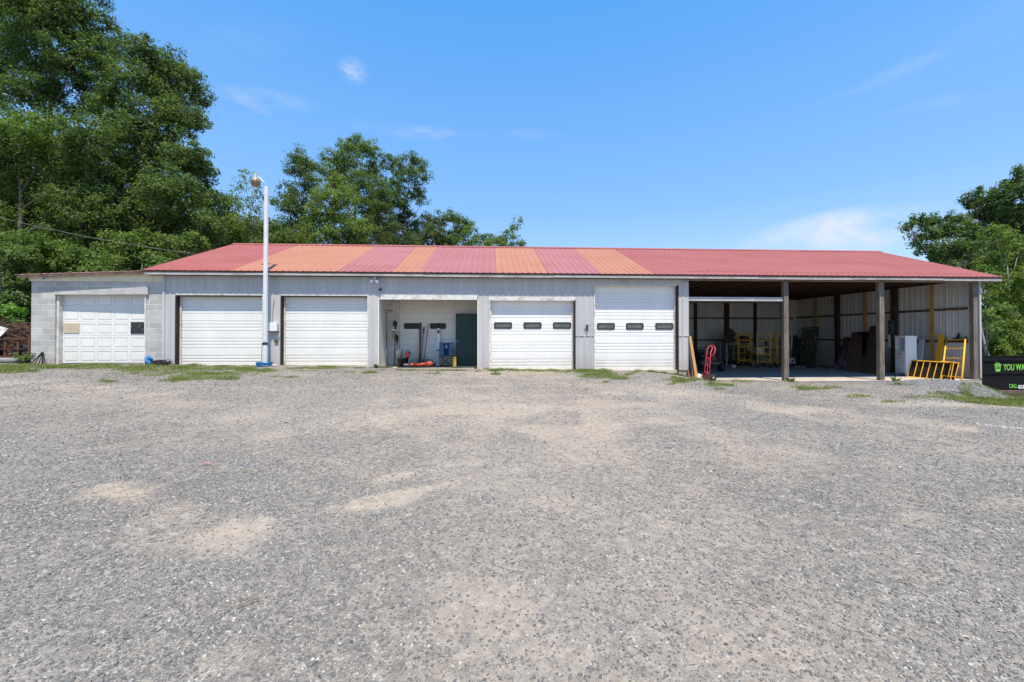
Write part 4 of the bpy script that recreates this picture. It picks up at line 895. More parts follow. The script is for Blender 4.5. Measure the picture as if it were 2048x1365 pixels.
for zz, r in ((-.03, .151), (-.09, .142), (-.14, .124), (-.185, .10)): m.torus(c+Vector((0, 0, zz)), r, .006)
for k in range(8):
    a = k*PI/4; m.path([c+Vector((.153*math.cos(a), .153*math.sin(a), 0)), c+Vector((.13*math.cos(a), .13*math.sin(a), -.13)), c+Vector((.08*math.cos(a), .08*math.sin(a), -.195))], .005, 4)
m.build('lamp_guard', M_RUST, lp)
m = MB(); zz = gz(530, 688, PY_); m.lathe([(.080, -.035), (.088, -.02), (.088, .01), (.080, .02)], (base.x, PY_, zz), 'z', 10)
m.path([(base.x-.08, PY_-.02, zz), (base.x-.10, PY_-.03, zz-.12), (base.x-.105, PY_-.03, zz-.6)], .007, 6)
m.path([(base.x+.08, PY_-.05, zz+.03), (base.x+.02, PY_-.10, zz+.05), (base.x-.06, PY_-.08, zz+.01)], .016, 6); m.build('strap', M_BLACK, lp)
# blue rope heap
m = MB(); rr = random.Random(5); b = Vector((base.x-.02, PY_-.02, float(hgt(base.x, PY_-.1))))
for k in range(16):
    R = .15+rr.random()*.10; zc = .015+.0085*k
    pts = []
    for i in range(26):
        t = 2*PI*i/26; pts.append(b+Vector((R*1.05*math.cos(t)+rr.uniform(-.012, .012), R*.8*math.sin(t)+rr.uniform(-.01, .01), zc+rr.uniform(-.012, .012))))
    m.path(pts, .013, 5, closed=True)
tag(m.build('rope_coil', M_BLUE), 'bright blue rope heaped round the foot of the white lamp pole', 'rope')
# ------------------------------------------------------------------ fittings on the walls
def wpt(px, py, off=.03): return at(px, py, YF-off)
a, b_ = wpt(534, 646), wpt(556.5, 663)
th = thing('junction_box', 'white square electrical box on the pier right of the lamp pole', 'electrical box', (a.x, YF, b_.z))
m = MB(); m.bbox(a.x, b_.x, YF-.14, YF-.02, b_.z, a.z, .01); m.build('box', M_WHITEPL, th)
m = MB(); m.box(a.x+.08, b_.x+.0, YF-.12, YF-.03, b_.z-.03, b_.z-.002); m.path([(b_.x-.02, YF-.1, b_.z-.02), (b_.x+.05, YF-.1, b_.z-.01), (b_.x+.05, YF-.1, b_.z-.08)], .014, 6); m.build('handle', M_BLACK, th)
m = MB(); m.path([(a.x+.19, YF-.03, a.z), (a.x+.20, YF-.03, a.z+.5), (a.x+.24, YF-.03, a.z+.85)], .007, 5); m.build('conduit', M_BLACK, th)
a, b_ = wpt(549, 680), wpt(556.5, 685.5)
th = thing('outlet_box', 'small dark outlet box below the white electrical box', 'outlet', (a.x, YF, b_.z))
m = MB(); m.bbox(a.x, b_.x, YF-.05, YF-.02, b_.z, a.z, .006); m.build('box', simple('grey_plastic', (.13, .12, .12), .6), th)
m = MB()
for dx in (.025, .08): m.bbox(a.x+dx, a.x+dx+.035, YF-.056, YF-.0501, b_.z+.02, a.z-.02, .004)
m.build('socket', M_BLACK, th)
# twin floodlight and sensor
c = wpt(751, 562, .05)
th = thing('floodlight', 'white twin head floodlight with sensor under the eave left of the alcove', 'floodlight', c)
m = MB(); m.lathe([(.05, .05), (.05, .02), (.03, 0)], (c.x, YF-.07, c.z), 'y', 14); m.box(c.x-.02, c.x+.02, YF-.12, YF-.05, c.z-.02, c.z+.08); m.build('base', M_WHITEPL, th)
for dx, dz in ((-.11, -.02), (.09, -.04)):
    m = MB(); M = Matrix.Translation((c.x+dx, YF-.14, c.z+dz)) @ Euler((math.radians(35), 0, 0)).to_matrix().to_4x4()
    m.lathe([(.03, .08), (.05, .03), (.06, -.04), (.052, -.045)], (0, 0, 0), 'y', 14, M=M); m.tube((c.x, YF-.1, c.z), (c.x+dx, YF-.11, c.z+dz), .013); m.build('lamp_head', M_WHITEPL, th)
m = MB(); m.lathe([(.035, .04), (.045, .0), (.03, -.05), (.01, -.06)], (c.x-.0, YF-.13, c.z+.08), 'y', 12); m.build('sensor', M_WHITEPL, th)
c = wpt(761, 579, .05)
th = thing('wall_camera', 'black dome on a bracket just below the floodlight', 'camera', c)
m = MB(); m.lathe([(.005, -.06), (.045, -.045), (.06, 0), (.045, .03), (.02, .035)], (c.x, YF-.09, c.z), 'z', 14); m.build('dome', M_BLACK, th)
m = MB(); m.box(c.x-.015, c.x+.015, YF-.09, YF-.02, c.z+.03, c.z+.05); m.build('bracket', M_BLACK, th)
for px, py, off, lb in ((1370, 566, .03, 'round white camera with black lens on the end pier beside the open shed'), (90.5, 558, .04, 'round white camera with black lens on the cream siding of the block garage')):
    c = wpt(px, py, off)
    th = thing('wall_camera', lb, 'camera', c, 'round white wall cameras')
    m = MB(); m.lathe([(.045, .02), (.062, -.0), (.062, -.03), (.05, -.045)], (c.x, YF-off, c.z), 'y', 18); m.build('housing', M_WHITEPL, th)
    m = MB(); m.lathe([(.034, -.0455), (.03, -.055), (.01, -.062)], (c.x, YF-off, c.z), 'y', 14); m.build('lens', M_BLACK, th)
c = wpt(1174, 653)
th = thing('door_lock', 'black spigot shaped latch on the pier between the two windowed doors', 'latch', c)
m = MB(); m.bbox(c.x-.035, c.x+.035, YF-.07, YF-.022, c.z-.05, c.z+.04, .01); m.build('body', M_BLACK, th)
m = MB(); m.box(c.x-.09, c.x+.09, YF-.10, YF-.07, c.z+.03, c.z+.045); m.tube((c.x, YF-.085, c.z+.03), (c.x+.02, YF-.085, c.z-.13), .018, n=8); m.tube((c.x-.03, YF-.06, c.z-.04), (c.x-.04, YF-.05, c.z-.14), .012); m.build('lever', M_BLACK, th)
# utility cable from the trees to the gable
p0 = at(-40, 425, 21); p1 = Vector((XL+.03, 16.7, rz(16.7)+.03))
m = MB(); pts = []
for i in range(31): u = i/30; p = p0.lerp(p1, u); p.z -= .16*4*u*(1-u); pts.append(p)
m.path(pts, .008, 6); pts2 = [p+Vector((0, .02, -.018-.012*math.sin(i*.9))) for i, p in enumerate(pts)]; m.path(pts2, .005, 5)
tag(m.build('utility_cable', simple('grey_cable', (.17, .165, .16), .7)), 'thin grey service cable running down from the left trees to the roof', 'cable')

# ------------------------------------------------------------------ left end clutter
g = ground_at(30, 724); yb = 15.6; zg = float(hgt(-18, yb))
x0 = at(-60, 700, yb).x; x1 = at(61, 700, yb).x-.03; zt = gz(30, 676, yb); zb_ = gz(30, 716, yb)
th = thing('farm_trailer', 'rusty red brown flatbed trailer beside the block garage', 'trailer', ((x0+x1)/2, yb+.7, zg))
m = MB(); m.box(x0, x1-.12, yb, yb+1.5, zb_, zb_+.07); m.build('bed', M_RUST, th)
m = MB(); m.box(x0, x1-.14, yb+1.4, yb+1.45, zb_+.07, zt-.02)
for k in range(4): z = zb_+.09+k*.16; m.box(x0+.01, x1-.16, yb+1.36, yb+1.399, z, z+.12)
m.build('side_panel', simple('dark_red_brown_board', (.10, .03, .02), .85, var=.5), th)
for px in (8, 34, 56):
    x = at(px, 700, yb).x; m = MB(); m.box(x-.035, x+.035, yb+.02, yb+.07, zb_+.05, zt+.02); m.build('stake', simple('orange_brown_stake', (.12, .045, .025), .8, var=.3), th)
m = MB(); m.box(x0, x1-.12, yb-.01, yb+.019, zt-.06, zt); m.box(x0, x1-.12, yb-.01, yb+.015, zb_+.3, zb_+.33); m.build('rail', M_RUST, th)
for x in (x0+.5, x0+1.5):
    m = MB(); m.lathe([(.12, -.08), (.26, -.09), (.29, -.05), (.29, .05), (.26, .09), (.12, .08)], (x, yb+.25, zg+.27), 'y', 20); m.build('wheel', M_RUBBER, th)
Vt = []; m = MB(); rr = random.Random(9)
for k in range(620):
    u = rr.random(); cx = x0+(x1-.05-x0)*rr.random(); cy = yb+.15+1.2*rr.random(); hmax = (gz(30, 640, yb)-zb_-.1)*(1-.25*abs(rr.gauss(0, .6)))
    cz = zb_+.12+hmax*max(.05, rr.random()**.7); L_ = .12+rr.random()*.4; a = rr.uniform(0, PI); el = rr.gauss(0, .35)
    d = Vector((math.cos(a)*math.cos(el), math.sin(a)*math.cos(el)*.6, math.sin(el)))*L_
    p = Vector((cx, cy, cz)); m.path([p-d, p+Vector((0, 0, rr.gauss(0, .04))), p+d], [.010, .008, .003], 4)
tag(m.build('brush_pile', simple('dry_brown_twigs', (.10, .06, .038), .9, var=.5, scale=9)), 'heap of dry brown twigs piled on the rusty trailer', 'brush', kind='stuff')
m = MB(); q = [at(-30, 640, yb+.3), at(-14, 700, yb-.05), at(3, 676, yb-.05), at(16.5, 659, yb+.3), ]
m.slab4(at(-34, 668, yb-.12), at(1, 673, yb-.12), at(16.5, 657.5, yb+.25), at(-10, 650, yb+.25), .02)
tag(m.build('metal_sheet', simple('dull_pale_sheet', (.42, .41, .40), .6)), 'pale metal sheet lying on the brush at the left frame edge', 'sheet')
m = MB(); c0 = at(-40, 722, 15.15); c1 = at(34, 722, 15.15); m.tube((c0.x, 15.15, c0.z), (c1.x, 15.15, c1.z), .11, n=14); m.tube((c1.x, 15.15, c1.z), (c1.x-.02, 15.15, c1.z), .12, n=14)
tag(m.build('drain_pipe', simple('dirty_grey_pipe', (.22, .22, .21), .8, dirt=(.10, .09, .07), dirt_amt=.7)), 'grey drain pipe lying in the grass before the rusty trailer', 'pipe')
for (pa, pb, r) in (((83.5, 706), (61, 727.5), .022), ((84, 706), (68, 728), .024), ((85, 706), (77, 727.5), .022), ((86, 707), (84, 728), .026)):
    a = at(*pa, YF-.04); b = at(pb[0], pb[1], YF-.30); b.z = float(hgt(b.x, b.y))+.01
    r *= .62; m = MB(); m.tube(b, a, r, n=6); m.tube(a, a+(a-b).normalized()*.02, r*1.4, n=6)
    o = m.build('steel_stake', simple('dark_stake_steel', (.012, .011, .011), .9, spec=.1))
    tag(o, {83.5: 'black steel stake leaning out farthest at the corner of the block garage', 84: 'second most slanted black stake at the corner of the block garage', 85: 'black stake leaning a little, third of the fanned row', 86: 'most upright and thickest black stake of the fanned row'}[pa[0]], 'stake', 'black stakes fanned against the block wall')
def blob(m, c, rx, ry, rz_, seed, amp=.18, n=14, k=9):
    rr = random.Random(seed); ph = [rr.uniform(0, 6) for _ in range(6)]; vs = []
    for i in range(k+1):
        th_ = PI*i/k
        for j in range(n):
            a = 2*PI*j/n; d = Vector((math.sin(th_)*math.cos(a), math.sin(th_)*math.sin(a), math.cos(th_)))
            r = 1+amp*(math.sin(3*d.x+ph[0]+2*d.z)+math.sin(5*d.y+ph[1]-3*d.z)+math.sin(7*d.z+ph[2]+4*d.x))/2
            vs.append(Vector(c)+Vector((d.x*rx*r, d.y*ry*r, d.z*rz_*r)))
    fs = [(i*n+j, i*n+(j+1) % n, (i+1)*n+(j+1) % n, (i+1)*n+j) for i in range(k) for j in range(n)]
    return m.add(vs, fs, smooth=False)
c = at(298, 721, YF-.25); c.z = float(hgt(c.x, c.y))+.13
m = MB(); blob(m, c, .125, .12, .15, 3, .22, 18, 12); m.path([c+Vector((.03, -.02, .08)), c+Vector((.10, -.06, .10)), c+Vector((.17, -.06, .03))], [.05, .04, .02], 8)
tag(m.build('plastic_bag', M_BLUE), 'crumpled bright blue bag on the grass by the block pier', 'bag')
m = MB(); rr = random.Random(2); c = at(322, 724, YF-.3); c.z = float(hgt(c.x, c.y))
for k in range(13):
    R = rr.uniform(.10, .24); z = c.z+.02+.011*k; cx = c.x+rr.uniform(-.10, .12)
    m.path([Vector((cx+R*1.2*math.cos(t), c.y+R*.55*math.sin(t), z+.025*math.sin(2*t+k))) for t in [2*PI*i/18 for i in range(18)]], .011, 5, closed=True)
tag(m.build('hose_coil', M_BLACK), 'tangle of black hose right of the crumpled blue bag', 'hose')
m = MB(); c = at(552, 727, 14.2); zz = float(hgt(c.x, 14.2)); blob(m, Vector((c.x, 14.15, zz+.02)), .13, .08, .03, 8, .2)
tag(m.build('flat_stone', simple('pale_stone', (.42, .38, .30), .9)), 'pale flat stone right of the blue rope', 'stone')

# ------------------------------------------------------------------ alcove clutter
def ap(px, py, y): return at(px, py, y)
ZA = zfa
m = MB(); m.box(gx(800, YA-.5), gx(950, YA-.5), YF+.25, YA-.1, ZA, ZA+.012); tag(m.build('rubber_mat', M_RUBBER), 'black rubber mat on the alcove floor', 'mat')
# garden rake hung on the left wall
xw = xa[0]+.03
a = ap(776, 625, YF+.75)
th = thing('garden_rake', 'garden rake hanging head up on the left alcove wall', 'rake', (xw+.03, YF+.75, ZA))
m = MB(); zt = a.z; m.tube((xw+.05, YF+.7, zt), (xw+.06, YF+.72, zt-1.35), .013); m.build('handle', M_JAMB, th)
m = MB(); m.box(xw+.02, xw+.30, YF+.68, YF+.70, zt+.06, zt+.09)
for k in range(10): m.tube((xw+.03+k*.028, YF+.69, zt+.06), (xw+.03+k*.028, YF+.67, zt-.03), .004, n=4)
m.build('rake_head', M_RUST, th)
a = ap(787, 654, YF+.8); z0 = ap(787, 678, YF+.8).z
th = thing('lantern', 'brass coloured lantern with white cap hanging at the left of the alcove', 'lantern', (a.x, YF+.8, z0))
m = MB(); m.lathe([(.06, 0), (.075, .03), (.07, .035)], (a.x, YF+.8, z0), 'z', 12); m.lathe([(.055, 0), (.055, .01)], (a.x, YF+.8, z0+.30), 'z', 12)
for k in range(6): t = k*PI/3; m.tube((a.x+.06*math.cos(t), YF+.8+.06*math.sin(t), z0+.03), (a.x+.055*math.cos(t), YF+.8+.055*math.sin(t), z0+.30), .006, n=4)
m.build('cage', simple('brass', (.40, .28, .10), .5, .3), th)
m = MB(); m.lathe([(.04, .035), (.04, .29)], (a.x, YF+.8, z0), 'z', 10); m.build('globe', simple('dusty_glass', (.35, .32, .25), .3), th)
m = MB(); m.lathe([(.085, 0), (.09, .035), (.03, .06)], (a.x, YF+.8, z0+.312), 'z', 14); m.tube((a.x, YF+.8, z0+.37), (a.x, YF+.9, z0+.55), .004, n=4); m.build('cap', M_WHITEPL, th)
# string trimmers / long tools in the corner
def trimmer(lb, px0, py0, px1, py1, y, motor_col, shaft_col, flip=1):
    b = ap(px1, py1, y); t = ap(px0, py0, y+.25); th = thing('string_trimmer', lb, 'trimmer', (b.x, b.y, ZA), 'string trimmers in the alcove corner')
    b.z = ZA+.03; m = MB(); m.tube(b, t, .016); m.build('shaft', shaft_col, th)
    m = MB(); d = (t-b).normalized(); blob(m, t+d*.05, .09, .08, .12, 4, .12); m.lathe([(.05, 0), (.05, .05)], t-d*.12, 'x', 12); m.build('motor', motor_col, th)
    q = b.lerp(t, .68); m = MB(); m.path([q+Vector((-.08, 0, 0)), q+Vector((-.07, -.02, .10)), q+Vector((.07, -.02, .10)), q+Vector((.08, 0, 0))], .011, 6); m.build('handle', M_BLACK, th)
    m = MB(); m.lathe([(.05, -.03), (.06, 0), (.03, .05)], b+Vector((0, -.03, .03)), 'z', 12); m.prism([(b.x-.09, ZA+.05), (b.x+.09, ZA+.05), (b.x+.06, ZA+.10), (b.x-.06, ZA+.10)], b.y-.08, b.y+.02); m.build('guard', M_BLACK, th)
trimmer('black string trimmer standing motor up in the left alcove corner', 790, 650, 789, 728, YF+.95, M_BLACK, M_BLACK)
trimmer('string trimmer with grey shaft leaning beside the black one', 793, 678, 796, 728, YF+.8, M_BLACK, simple('grey_pole_paint', (.30, .31, .31), .5))
# jug on tub
c = ap(806, 728, YF+.85)
th = thing('storage_tub', 'black plastic tub on the alcove floor under the white bucket', 'tub', (c.x, c.y, ZA))
zt = ap(806, 716, YF+.85).z; m = MB(); m.lathe([(.17, ZA), (.20, zt-.02), (.215, zt-.02), (.215, zt), (.19, zt), (.16, ZA+.03)], (c.x, c.y, 0), 'z', 20); m.build('body', M_BLACK, th)
c2 = ap(799, 716, YF+.85); z1 = ap(799, 700, YF+.85).z
th = thing('bucket', 'dirty white bucket standing on the black tub', 'bucket', (c2.x, c2.y, zt))
m = MB(); m.lathe([(.10, zt+.001), (.125, z1-.03), (.135, z1-.03), (.135, z1), (.115, z1), (.09, zt+.02)], (c2.x, c2.y, 0), 'z', 20); m.build('body', simple('spattered_bucket', (.46, .48, .52), .5, dirt=(.08, .08, .08), dirt_amt=.9, dscale=14), th)
m = MB(); m.path([(c2.x-.13, c2.y, z1-.02), (c2.x-.1, c2.y-.08, z1+.05), (c2.x+.1, c2.y-.08, z1+.05), (c2.x+.13, c2.y, z1-.02)], .004, 5); m.build('handle', M_STEEL, th)
c = ap(812, 718, YF+.8)
th = thing('fuel_can', 'dark red fuel can with black spout on the black tub rim', 'fuel can', (c.x+.05, c.y, zt))
m = MB(); m.bbox(c.x-.02, c.x+.14, c.y-.07, c.y+.07, zt+.002, zt+.22, .03); m.build('body', simple('dark_red_plastic', (.20, .02, .02), .45), th)
m = MB(); m.path([(c.x+.0, c.y, zt+.22), (c.x+.0, c.y, zt+.27), (c.x+.12, c.y, zt+.27), (c.x+.12, c.y, zt+.22)], .014, 6); m.tube((c.x+.13, c.y, zt+.21), (c.x+.24, c.y-.03, zt+.12), .016, .01); m.build('spout', M_BLACK, th)
# chainsaw and blower
def chainsaw(lb, px, py, y, L_=1, s=1.0):
    c = ap(px, py, y); th = thing('chainsaw', lb, 'chainsaw', (c.x, c.y, ZA))
    m = MB(); z = ZA+.014; m.bbox(c.x-.10*s, c.x+.12*s, c.y-.09, c.y+.09, z, z+.17*s, .04); m.build('body', M_REDPL, th)
    m = MB(); m.path([(c.x+.11*s, c.y, z+.05), (c.x+.24*s, c.y, z+.06), (c.x+.25*s, c.y, z+.14), (c.x+.10*s, c.y, z+.17)], .018, 7); m.path([(c.x-.03, c.y-.10, z+.05), (c.x-.05, c.y-.11, z+.25*s), (c.x-.05, c.y+.11, z+.25*s), (c.x-.03, c.y+.1, z+.05)], .012, 7); m.build('handle', M_BLACK, th)
    m = MB(); m.prism([(c.x-.5*L_, z+.06), (c.x-.52*L_, z+.085), (c.x-.5*L_, z+.11), (c.x-.10, z+.12), (c.x-.10, z+.045)], c.y-.02, c.y-.008); m.build('guide_bar', M_STEEL, th)
chainsaw('small orange red chainsaw at the foot of the black tub', 823, 728, YF+.7, .6, .8)
c = ap(851, 728, YF+.65); z = ZA+.014
th = thing('leaf_blower', 'orange red leaf blower lying in the middle of the alcove floor', 'leaf blower', (c.x, c.y, ZA))
m = MB(); blob(m, Vector((c.x+.14, c.y, z+.10)), .14, .10, .105, 11, .08, 18, 12); m.build('body', M_REDPL, th)
m = MB(); m.path([(c.x+.02, c.y, z+.10), (c.x-.2, c.y, z+.07), (c.x-.34, c.y-.02, z+.06)], [.07, .055, .045], 12); m.build('nozzle', M_REDPL, th)
m = MB(); m.path([(c.x+.02, c.y, z+.16), (c.x+.05, c.y, z+.27), (c.x+.2, c.y, z+.28), (c.x+.26, c.y, z+.2)], .018, 8); m.build('handle', M_BLACK, th)
m = MB(); m.lathe([(.08, -.02), (.10, 0), (.10, .05), (.06, .06)], (c.x+.30, c.y, z+.115), 'x', 16); m.build('fan_cover', M_BLACK, th)
m = MB(); c = ap(838, 726, YF+.85); rr = random.Random(4)
for k in range(46): p = Vector((c.x+rr.uniform(-.17, .17), c.y+rr.uniform(-.1, .1), ZA+.02+rr.random()*.13)); d = Vector((rr.gauss(0, .06), rr.gauss(0, .05), rr.gauss(0, .03))); m.path([p-d, p+d], .008, 4)
tag(m.build('bark_scraps', simple('orange_brown_scraps', (.28, .10, .04), .9, var=.6, scale=20)), 'heap of orange brown scraps left of the leaf blower', 'scraps', kind='stuff')
# long handled tools against the back door
def tool(name, lb, cat, top, foot, y0, hm, head=None, hmn=None):
    t = ap(*top, YA-.05); b = ap(*foot, y0); b.z = ZA+.02
    th = thing(name, lb, cat, (b.x, b.y, ZA)); m = MB(); m.tube(b, t, .016, .014); m.build('handle', hm, th)
    d = (t-b).normalized(); m = MB()
    if head == 'shovel':
        m.slab4(b+Vector((-.09, 0, 0)), b+Vector((.09, 0, 0)), b+d*.26+Vector((.10, 0, 0)), b+d*.26+Vector((-.10, 0, 0)), .008); m.tube(b+d*.2, b+d*.42, .022)
    elif head == 'broom':
        for k in range(22): m.tube(b+d*.22+Vector((-.05+.005*k, 0, 0)), b+Vector((-.11+.0105*k, 0, 0)), .006, n=4)
        m.lathe([(.05, 0), (.02, .1)], b+d*.2, 'z', 8)
    elif head == 'grip': m.tube(t-d*.22, t+d*.02, .022); m.slab4(b+Vector((-.07, 0, 0)), b+Vector((.07, 0, 0)), b+d*.22+Vector((.08, 0, 0)), b+d*.22+Vector((-.08, 0, 0)), .008)
    m.build('head', hmn or M_RUST, th)
tool('broom', 'reddish wooden broom leaning left of the other long handled tools', 'broom', (840, 653), (837, 724), YA-.35, M_PINE, 'broom', simple('brown_bristles', (.20, .11, .05), .9))
tool('shovel', 'shovel with black grip leaning between the broom and the grey pole', 'shovel', (848, 656), (841, 724), YA-.4, M_WOODGREY, 'grip', M_BLACK)
tool('shovel', 'shovel with the longest grey handle right of the black gripped one', 'shovel', (856.5, 648), (847, 720), YA-.3, M_WOODGREY, 'shovel', simple('grey_blade', (.2, .2, .2), .6))
m = MB(); b = ap(838.5, 724, YA-.25); b.z = ZA+.01; t = ap(841, 646, YA-.06); m.slab4(b+Vector((-.04, 0, 0)), b+Vector((.05, 0, 0)), t+Vector((.04, 0, 0)), t+Vector((-.04, 0, 0)), .02)
tag(m.build('plank', M_BROWN), 'narrow brown plank leaning beside the reddish broom', 'plank')
# white tube with dark cap
b = ap(876, 725, YA-.35); b.z = ZA+.01; t = ap(877, 657, YA-.1); th = thing('downspout', 'white length of downspout leaning against the right window of the alcove door', 'downspout', (b.x, b.y, ZA))
m = MB(); d = (t-b).normalized(); m.slab4(b+Vector((-.065, 0, 0)), b+Vector((.065, 0, 0)), t+Vector((.06, 0, 0)), t+Vector((-.06, 0, 0)), .06); m.build('tube', M_WHITEPL, th)
m = MB(); m.tube(t-d*.0, t+d*.20, .03, .02); m.box(t.x-.03, t.x+.04, t.y-.08, t.y-.07, t.z-.2, t.z-.08); m.build('cap', M_BLACK, th)
# folding camp chair
c = ap(891, 728, YF+.75); y = c.y; th = thing('camp_chair', 'light blue and navy folding camp chair beside the dark green door', 'chair', (c.x, y, ZA))
S = 1.0; z = ZA+.014; x = c.x
m = MB()
for (p, q) in (((-.24, -.22, 0), (.24, .22, .42)), ((.24, -.22, 0), (-.24, .22, .42)), ((-.24, .22, 0), (.24, -.22, .42)), ((.24, .22, 0), (-.24, -.22, .42)),
               ((-.27, .22, .0), (-.25, .30, .88)), ((.27, .22, 0), (.25, .30, .88)), ((-.27, -.22, 0), (-.27, -.24, .62)), ((.27, -.22, 0), (.27, -.24, .62)), ((-.24, -.22, .0), (.24, -.22, .42)), ((.24, -.22, 0), (-.24, -.22, .42))):
    m.tube(Vector(p)+Vector((x, y, z)), Vector(q)+Vector((x, y, z)), .011, n=6)
m.build('frame', M_BLACK, th)
m = MB(); m.slab4((x-.24, y-.22, z+.42), (x+.24, y-.22, z+.42), (x+.24, y+.22, z+.38), (x-.24, y+.22, z+.38), .015); m.build('seat', M_CHNAVY, th)
yb0, yb1 = y+.21, y+.30
m = MB()
for (a0, a1, b0, b1) in ((-.27, -.12, -.22, -.09), (.12, .27, .09, .22)): m.slab4((x+b0, yb0, z+.36), (x+b1, yb0, z+.36), (x+a1, yb1, z+.90), (x+a0, yb1, z+.90), .015)
bk = m.build('backrest', M_CHBLUE, th)
m = MB(); m.slab4((x-.089, yb0, z+.36), (x+.089, yb0, z+.36), (x+.119, yb1, z+.88), (x-.119, yb1, z+.88), .014); m.build('centre_panel', M_CHNAVY, bk)
m = MB(); ys = yb1-.035
for (p, q) in (((-.035, .70), (0, .82)), ((.035, .70), (0, .82)), ((-.022, .735), (.022, .735)), ((-.05, .695), (.05, .695))):
    m.tube((x+p[0], ys-.005, z+p[1]), (x+q[0], ys, z+q[1]), .008, n=5)
m.build('emblem', M_WHITEPL, bk)
for s in (-1, 1):
    m = MB(); m.slab4((x+s*.33, y-.25, z+.62), (x+s*.22, y-.25, z+.61), (x+s*.22, y+.22, z+.62), (x+s*.33, y+.22, z+.63), .015, n=Vector((0, 0, 1))); m.build('armrest', M_BLACK, th)
c = ap(908, 712, YF+.9); m = MB(); m.bbox(c.x-.09, c.x+.10, c.y-.1, c.y+.08, ZA+.3, ZA+.37, .02)
m.box(c.x-.08, c.x+.09, c.y-.09, c.y+.07, ZA, ZA+.299)
tag(m.build('tool_case', simple('yellow_case', (.50, .34, .05), .6)), 'small yellow topped case between the camp chair and the green door', 'case')

# ------------------------------------------------------------------ shed front: boards, sack, hand truck
def brd(lb, bx, by, tx, ty, wpx, depth, y0, y1, mat):
    b0 = at(bx, by, y0); b1 = at(bx+wpx, by+1, y0); t0 = at(tx, ty, y1); t1 = at(tx+wpx*.75, ty+1, y1); b0.z = b1.z = max(ZS, float(hgt(b0.x, y0)))
    m = MB(); m.slab4(b0, b1, t1, t0, depth); tag(m.build('board', mat), lb, 'board', 'boards leaning on the end pier')
brd('widest orange pine board leaning outermost against the end pier', 1391, 757, 1378, 672, 6, .04, 14.1, 14.45, M_PINE)
brd('brown board leaning upright behind the widest orange one', 1382.5, 756, 1378.2, 690, 5, .03, 14.3, 14.56, M_BROWN)
brd('thin light edged board between the brown one and the pine one', 1386, 757, 1378.5, 695, 2.2, .03, 14.2, 14.5, wood('tan_board', (.42, .28, .17), 'z'))
brd('short dark reddish offcut at the foot of the end pier', 1378, 754, 1374.5, 740, 3.5, .03, 14.3, 14.47, wood('red_brown_offcut', (.20, .09, .05), 'z'))
c = at(1400, 752, 14.62); m = MB(); blob(m, Vector((c.x, 14.66, ZS+.13)), .17, .14, .14, 21, .08, 18, 12)
tag(m.build('feed_sack', M_BAG), 'off white sack on the slab behind the red hand truck', 'sack')
# hand truck: leaning back to the right, seen from the side front
c = at(1412, 762, 14.28); zt0 = max(float(hgt(c.x, 14.28)), ZS-.05)+.01
th = thing('hand_truck', 'red two wheeled hand truck with loop handle by the shed entrance', 'hand truck', (c.x, 14.28, zt0))
def hp(px, py, y): p = at(px, py, y); return p
bl = hp(1407, 757, 14.15); br = hp(1418, 761, 14.02); tl = hp(1414, 703, 14.40); tr_ = hp(1421.5, 706, 14.27)
m = MB(); m.path([bl, tl, hp(1417, 694, 14.46), hp(1422, 691.5, 14.46), hp(1425, 697, 14.36), tr_+Vector((0, 0, .02)), br], .0165, 8); m.build('frame', M_HTRED, th)
m = MB(); m.path([tr_+Vector((.01, 0, -.1)), hp(1425, 711, 14.2), hp(1429.5, 706, 14.22), hp(1430.5, 697, 14.3), hp(1427, 692, 14.4), hp(1422, 691.3, 14.46)], .0155, 8); m.build('handle', M_HTRED, th)
m = MB()
for u in (.25, .5, .78): p, q = bl.lerp(tl, u), br.lerp(tr_, u); m.slab4(p+Vector((0, 0, -.02)), q+Vector((0, 0, -.02)), q+Vector((0, 0, .02)), p+Vector((0, 0, .02)), .012)
p, q = bl.lerp(br, .5), tl.lerp(tr_, .5); m.tube(p, p.lerp(q, .78), .009, n=6); m.build('crossbar', M_HTRED, th)
m = MB(); d = (br-bl).normalized(); n_ = Vector((-.35, -.9, 0)).normalized()
m.slab4(bl-d*.05+Vector((0, 0, -.02)), br+d*.05+Vector((0, 0, -.02)), br+d*.05+Vector((0, 0, .14)), bl-d*.05+Vector((0, 0, .14)), .012)
m.slab4(bl-d*.05+n_*.0+Vector((0, 0, -.025)), br+d*.05+Vector((0, 0, -.025)), br+d*.05+n_*.18+Vector((0, 0, -.03)), bl-d*.05+n_*.18+Vector((0, 0, -.03)), .012); m.build('toe_plate', M_RUST, th)
for (px, py, yy) in ((1426, 757.5, 14.16), (1415, 756, 14.42)):
    w_ = at(px, py, yy); r = .125; w_.z = zt0+r-.01; ax = Vector((.35, -.94, 0)); M = Matrix.Translation(w_) @ Euler((0, 0, math.radians(8))).to_matrix().to_4x4()
    m = MB(); m.lathe([(.065, -.03), (.10, -.038), (.125, -.02), (.128, 0), (.125, .02), (.10, .038), (.065, .03)], (0, 0, 0), 'y', 24, M=M); wh = m.build('wheel', M_RUBBER, th)
    m = MB(); m.lathe([(.02, -.04), (.03, -.035), (.064, -.012), (.064, .012), (.03, .035), (.02, .04)], (0, 0, 0), 'y', 18, M=M); m.build('rim', simple('dull_cream_rim', (.42, .40, .34), .5), wh)
m = MB(); m.tube(at(1426, 757.5, 14.16)+Vector((0, 0, 0)), at(1415, 756, 14.42), .012); m.tube(at(1424, 757, 14.2), bl.lerp(br, .6)+Vector((0, 0, .25)), .012); m.build('axle', M_HTRED, th)

# ------------------------------------------------------------------ inside the shed
def fp(px, py): return onz(px, py, ZS)
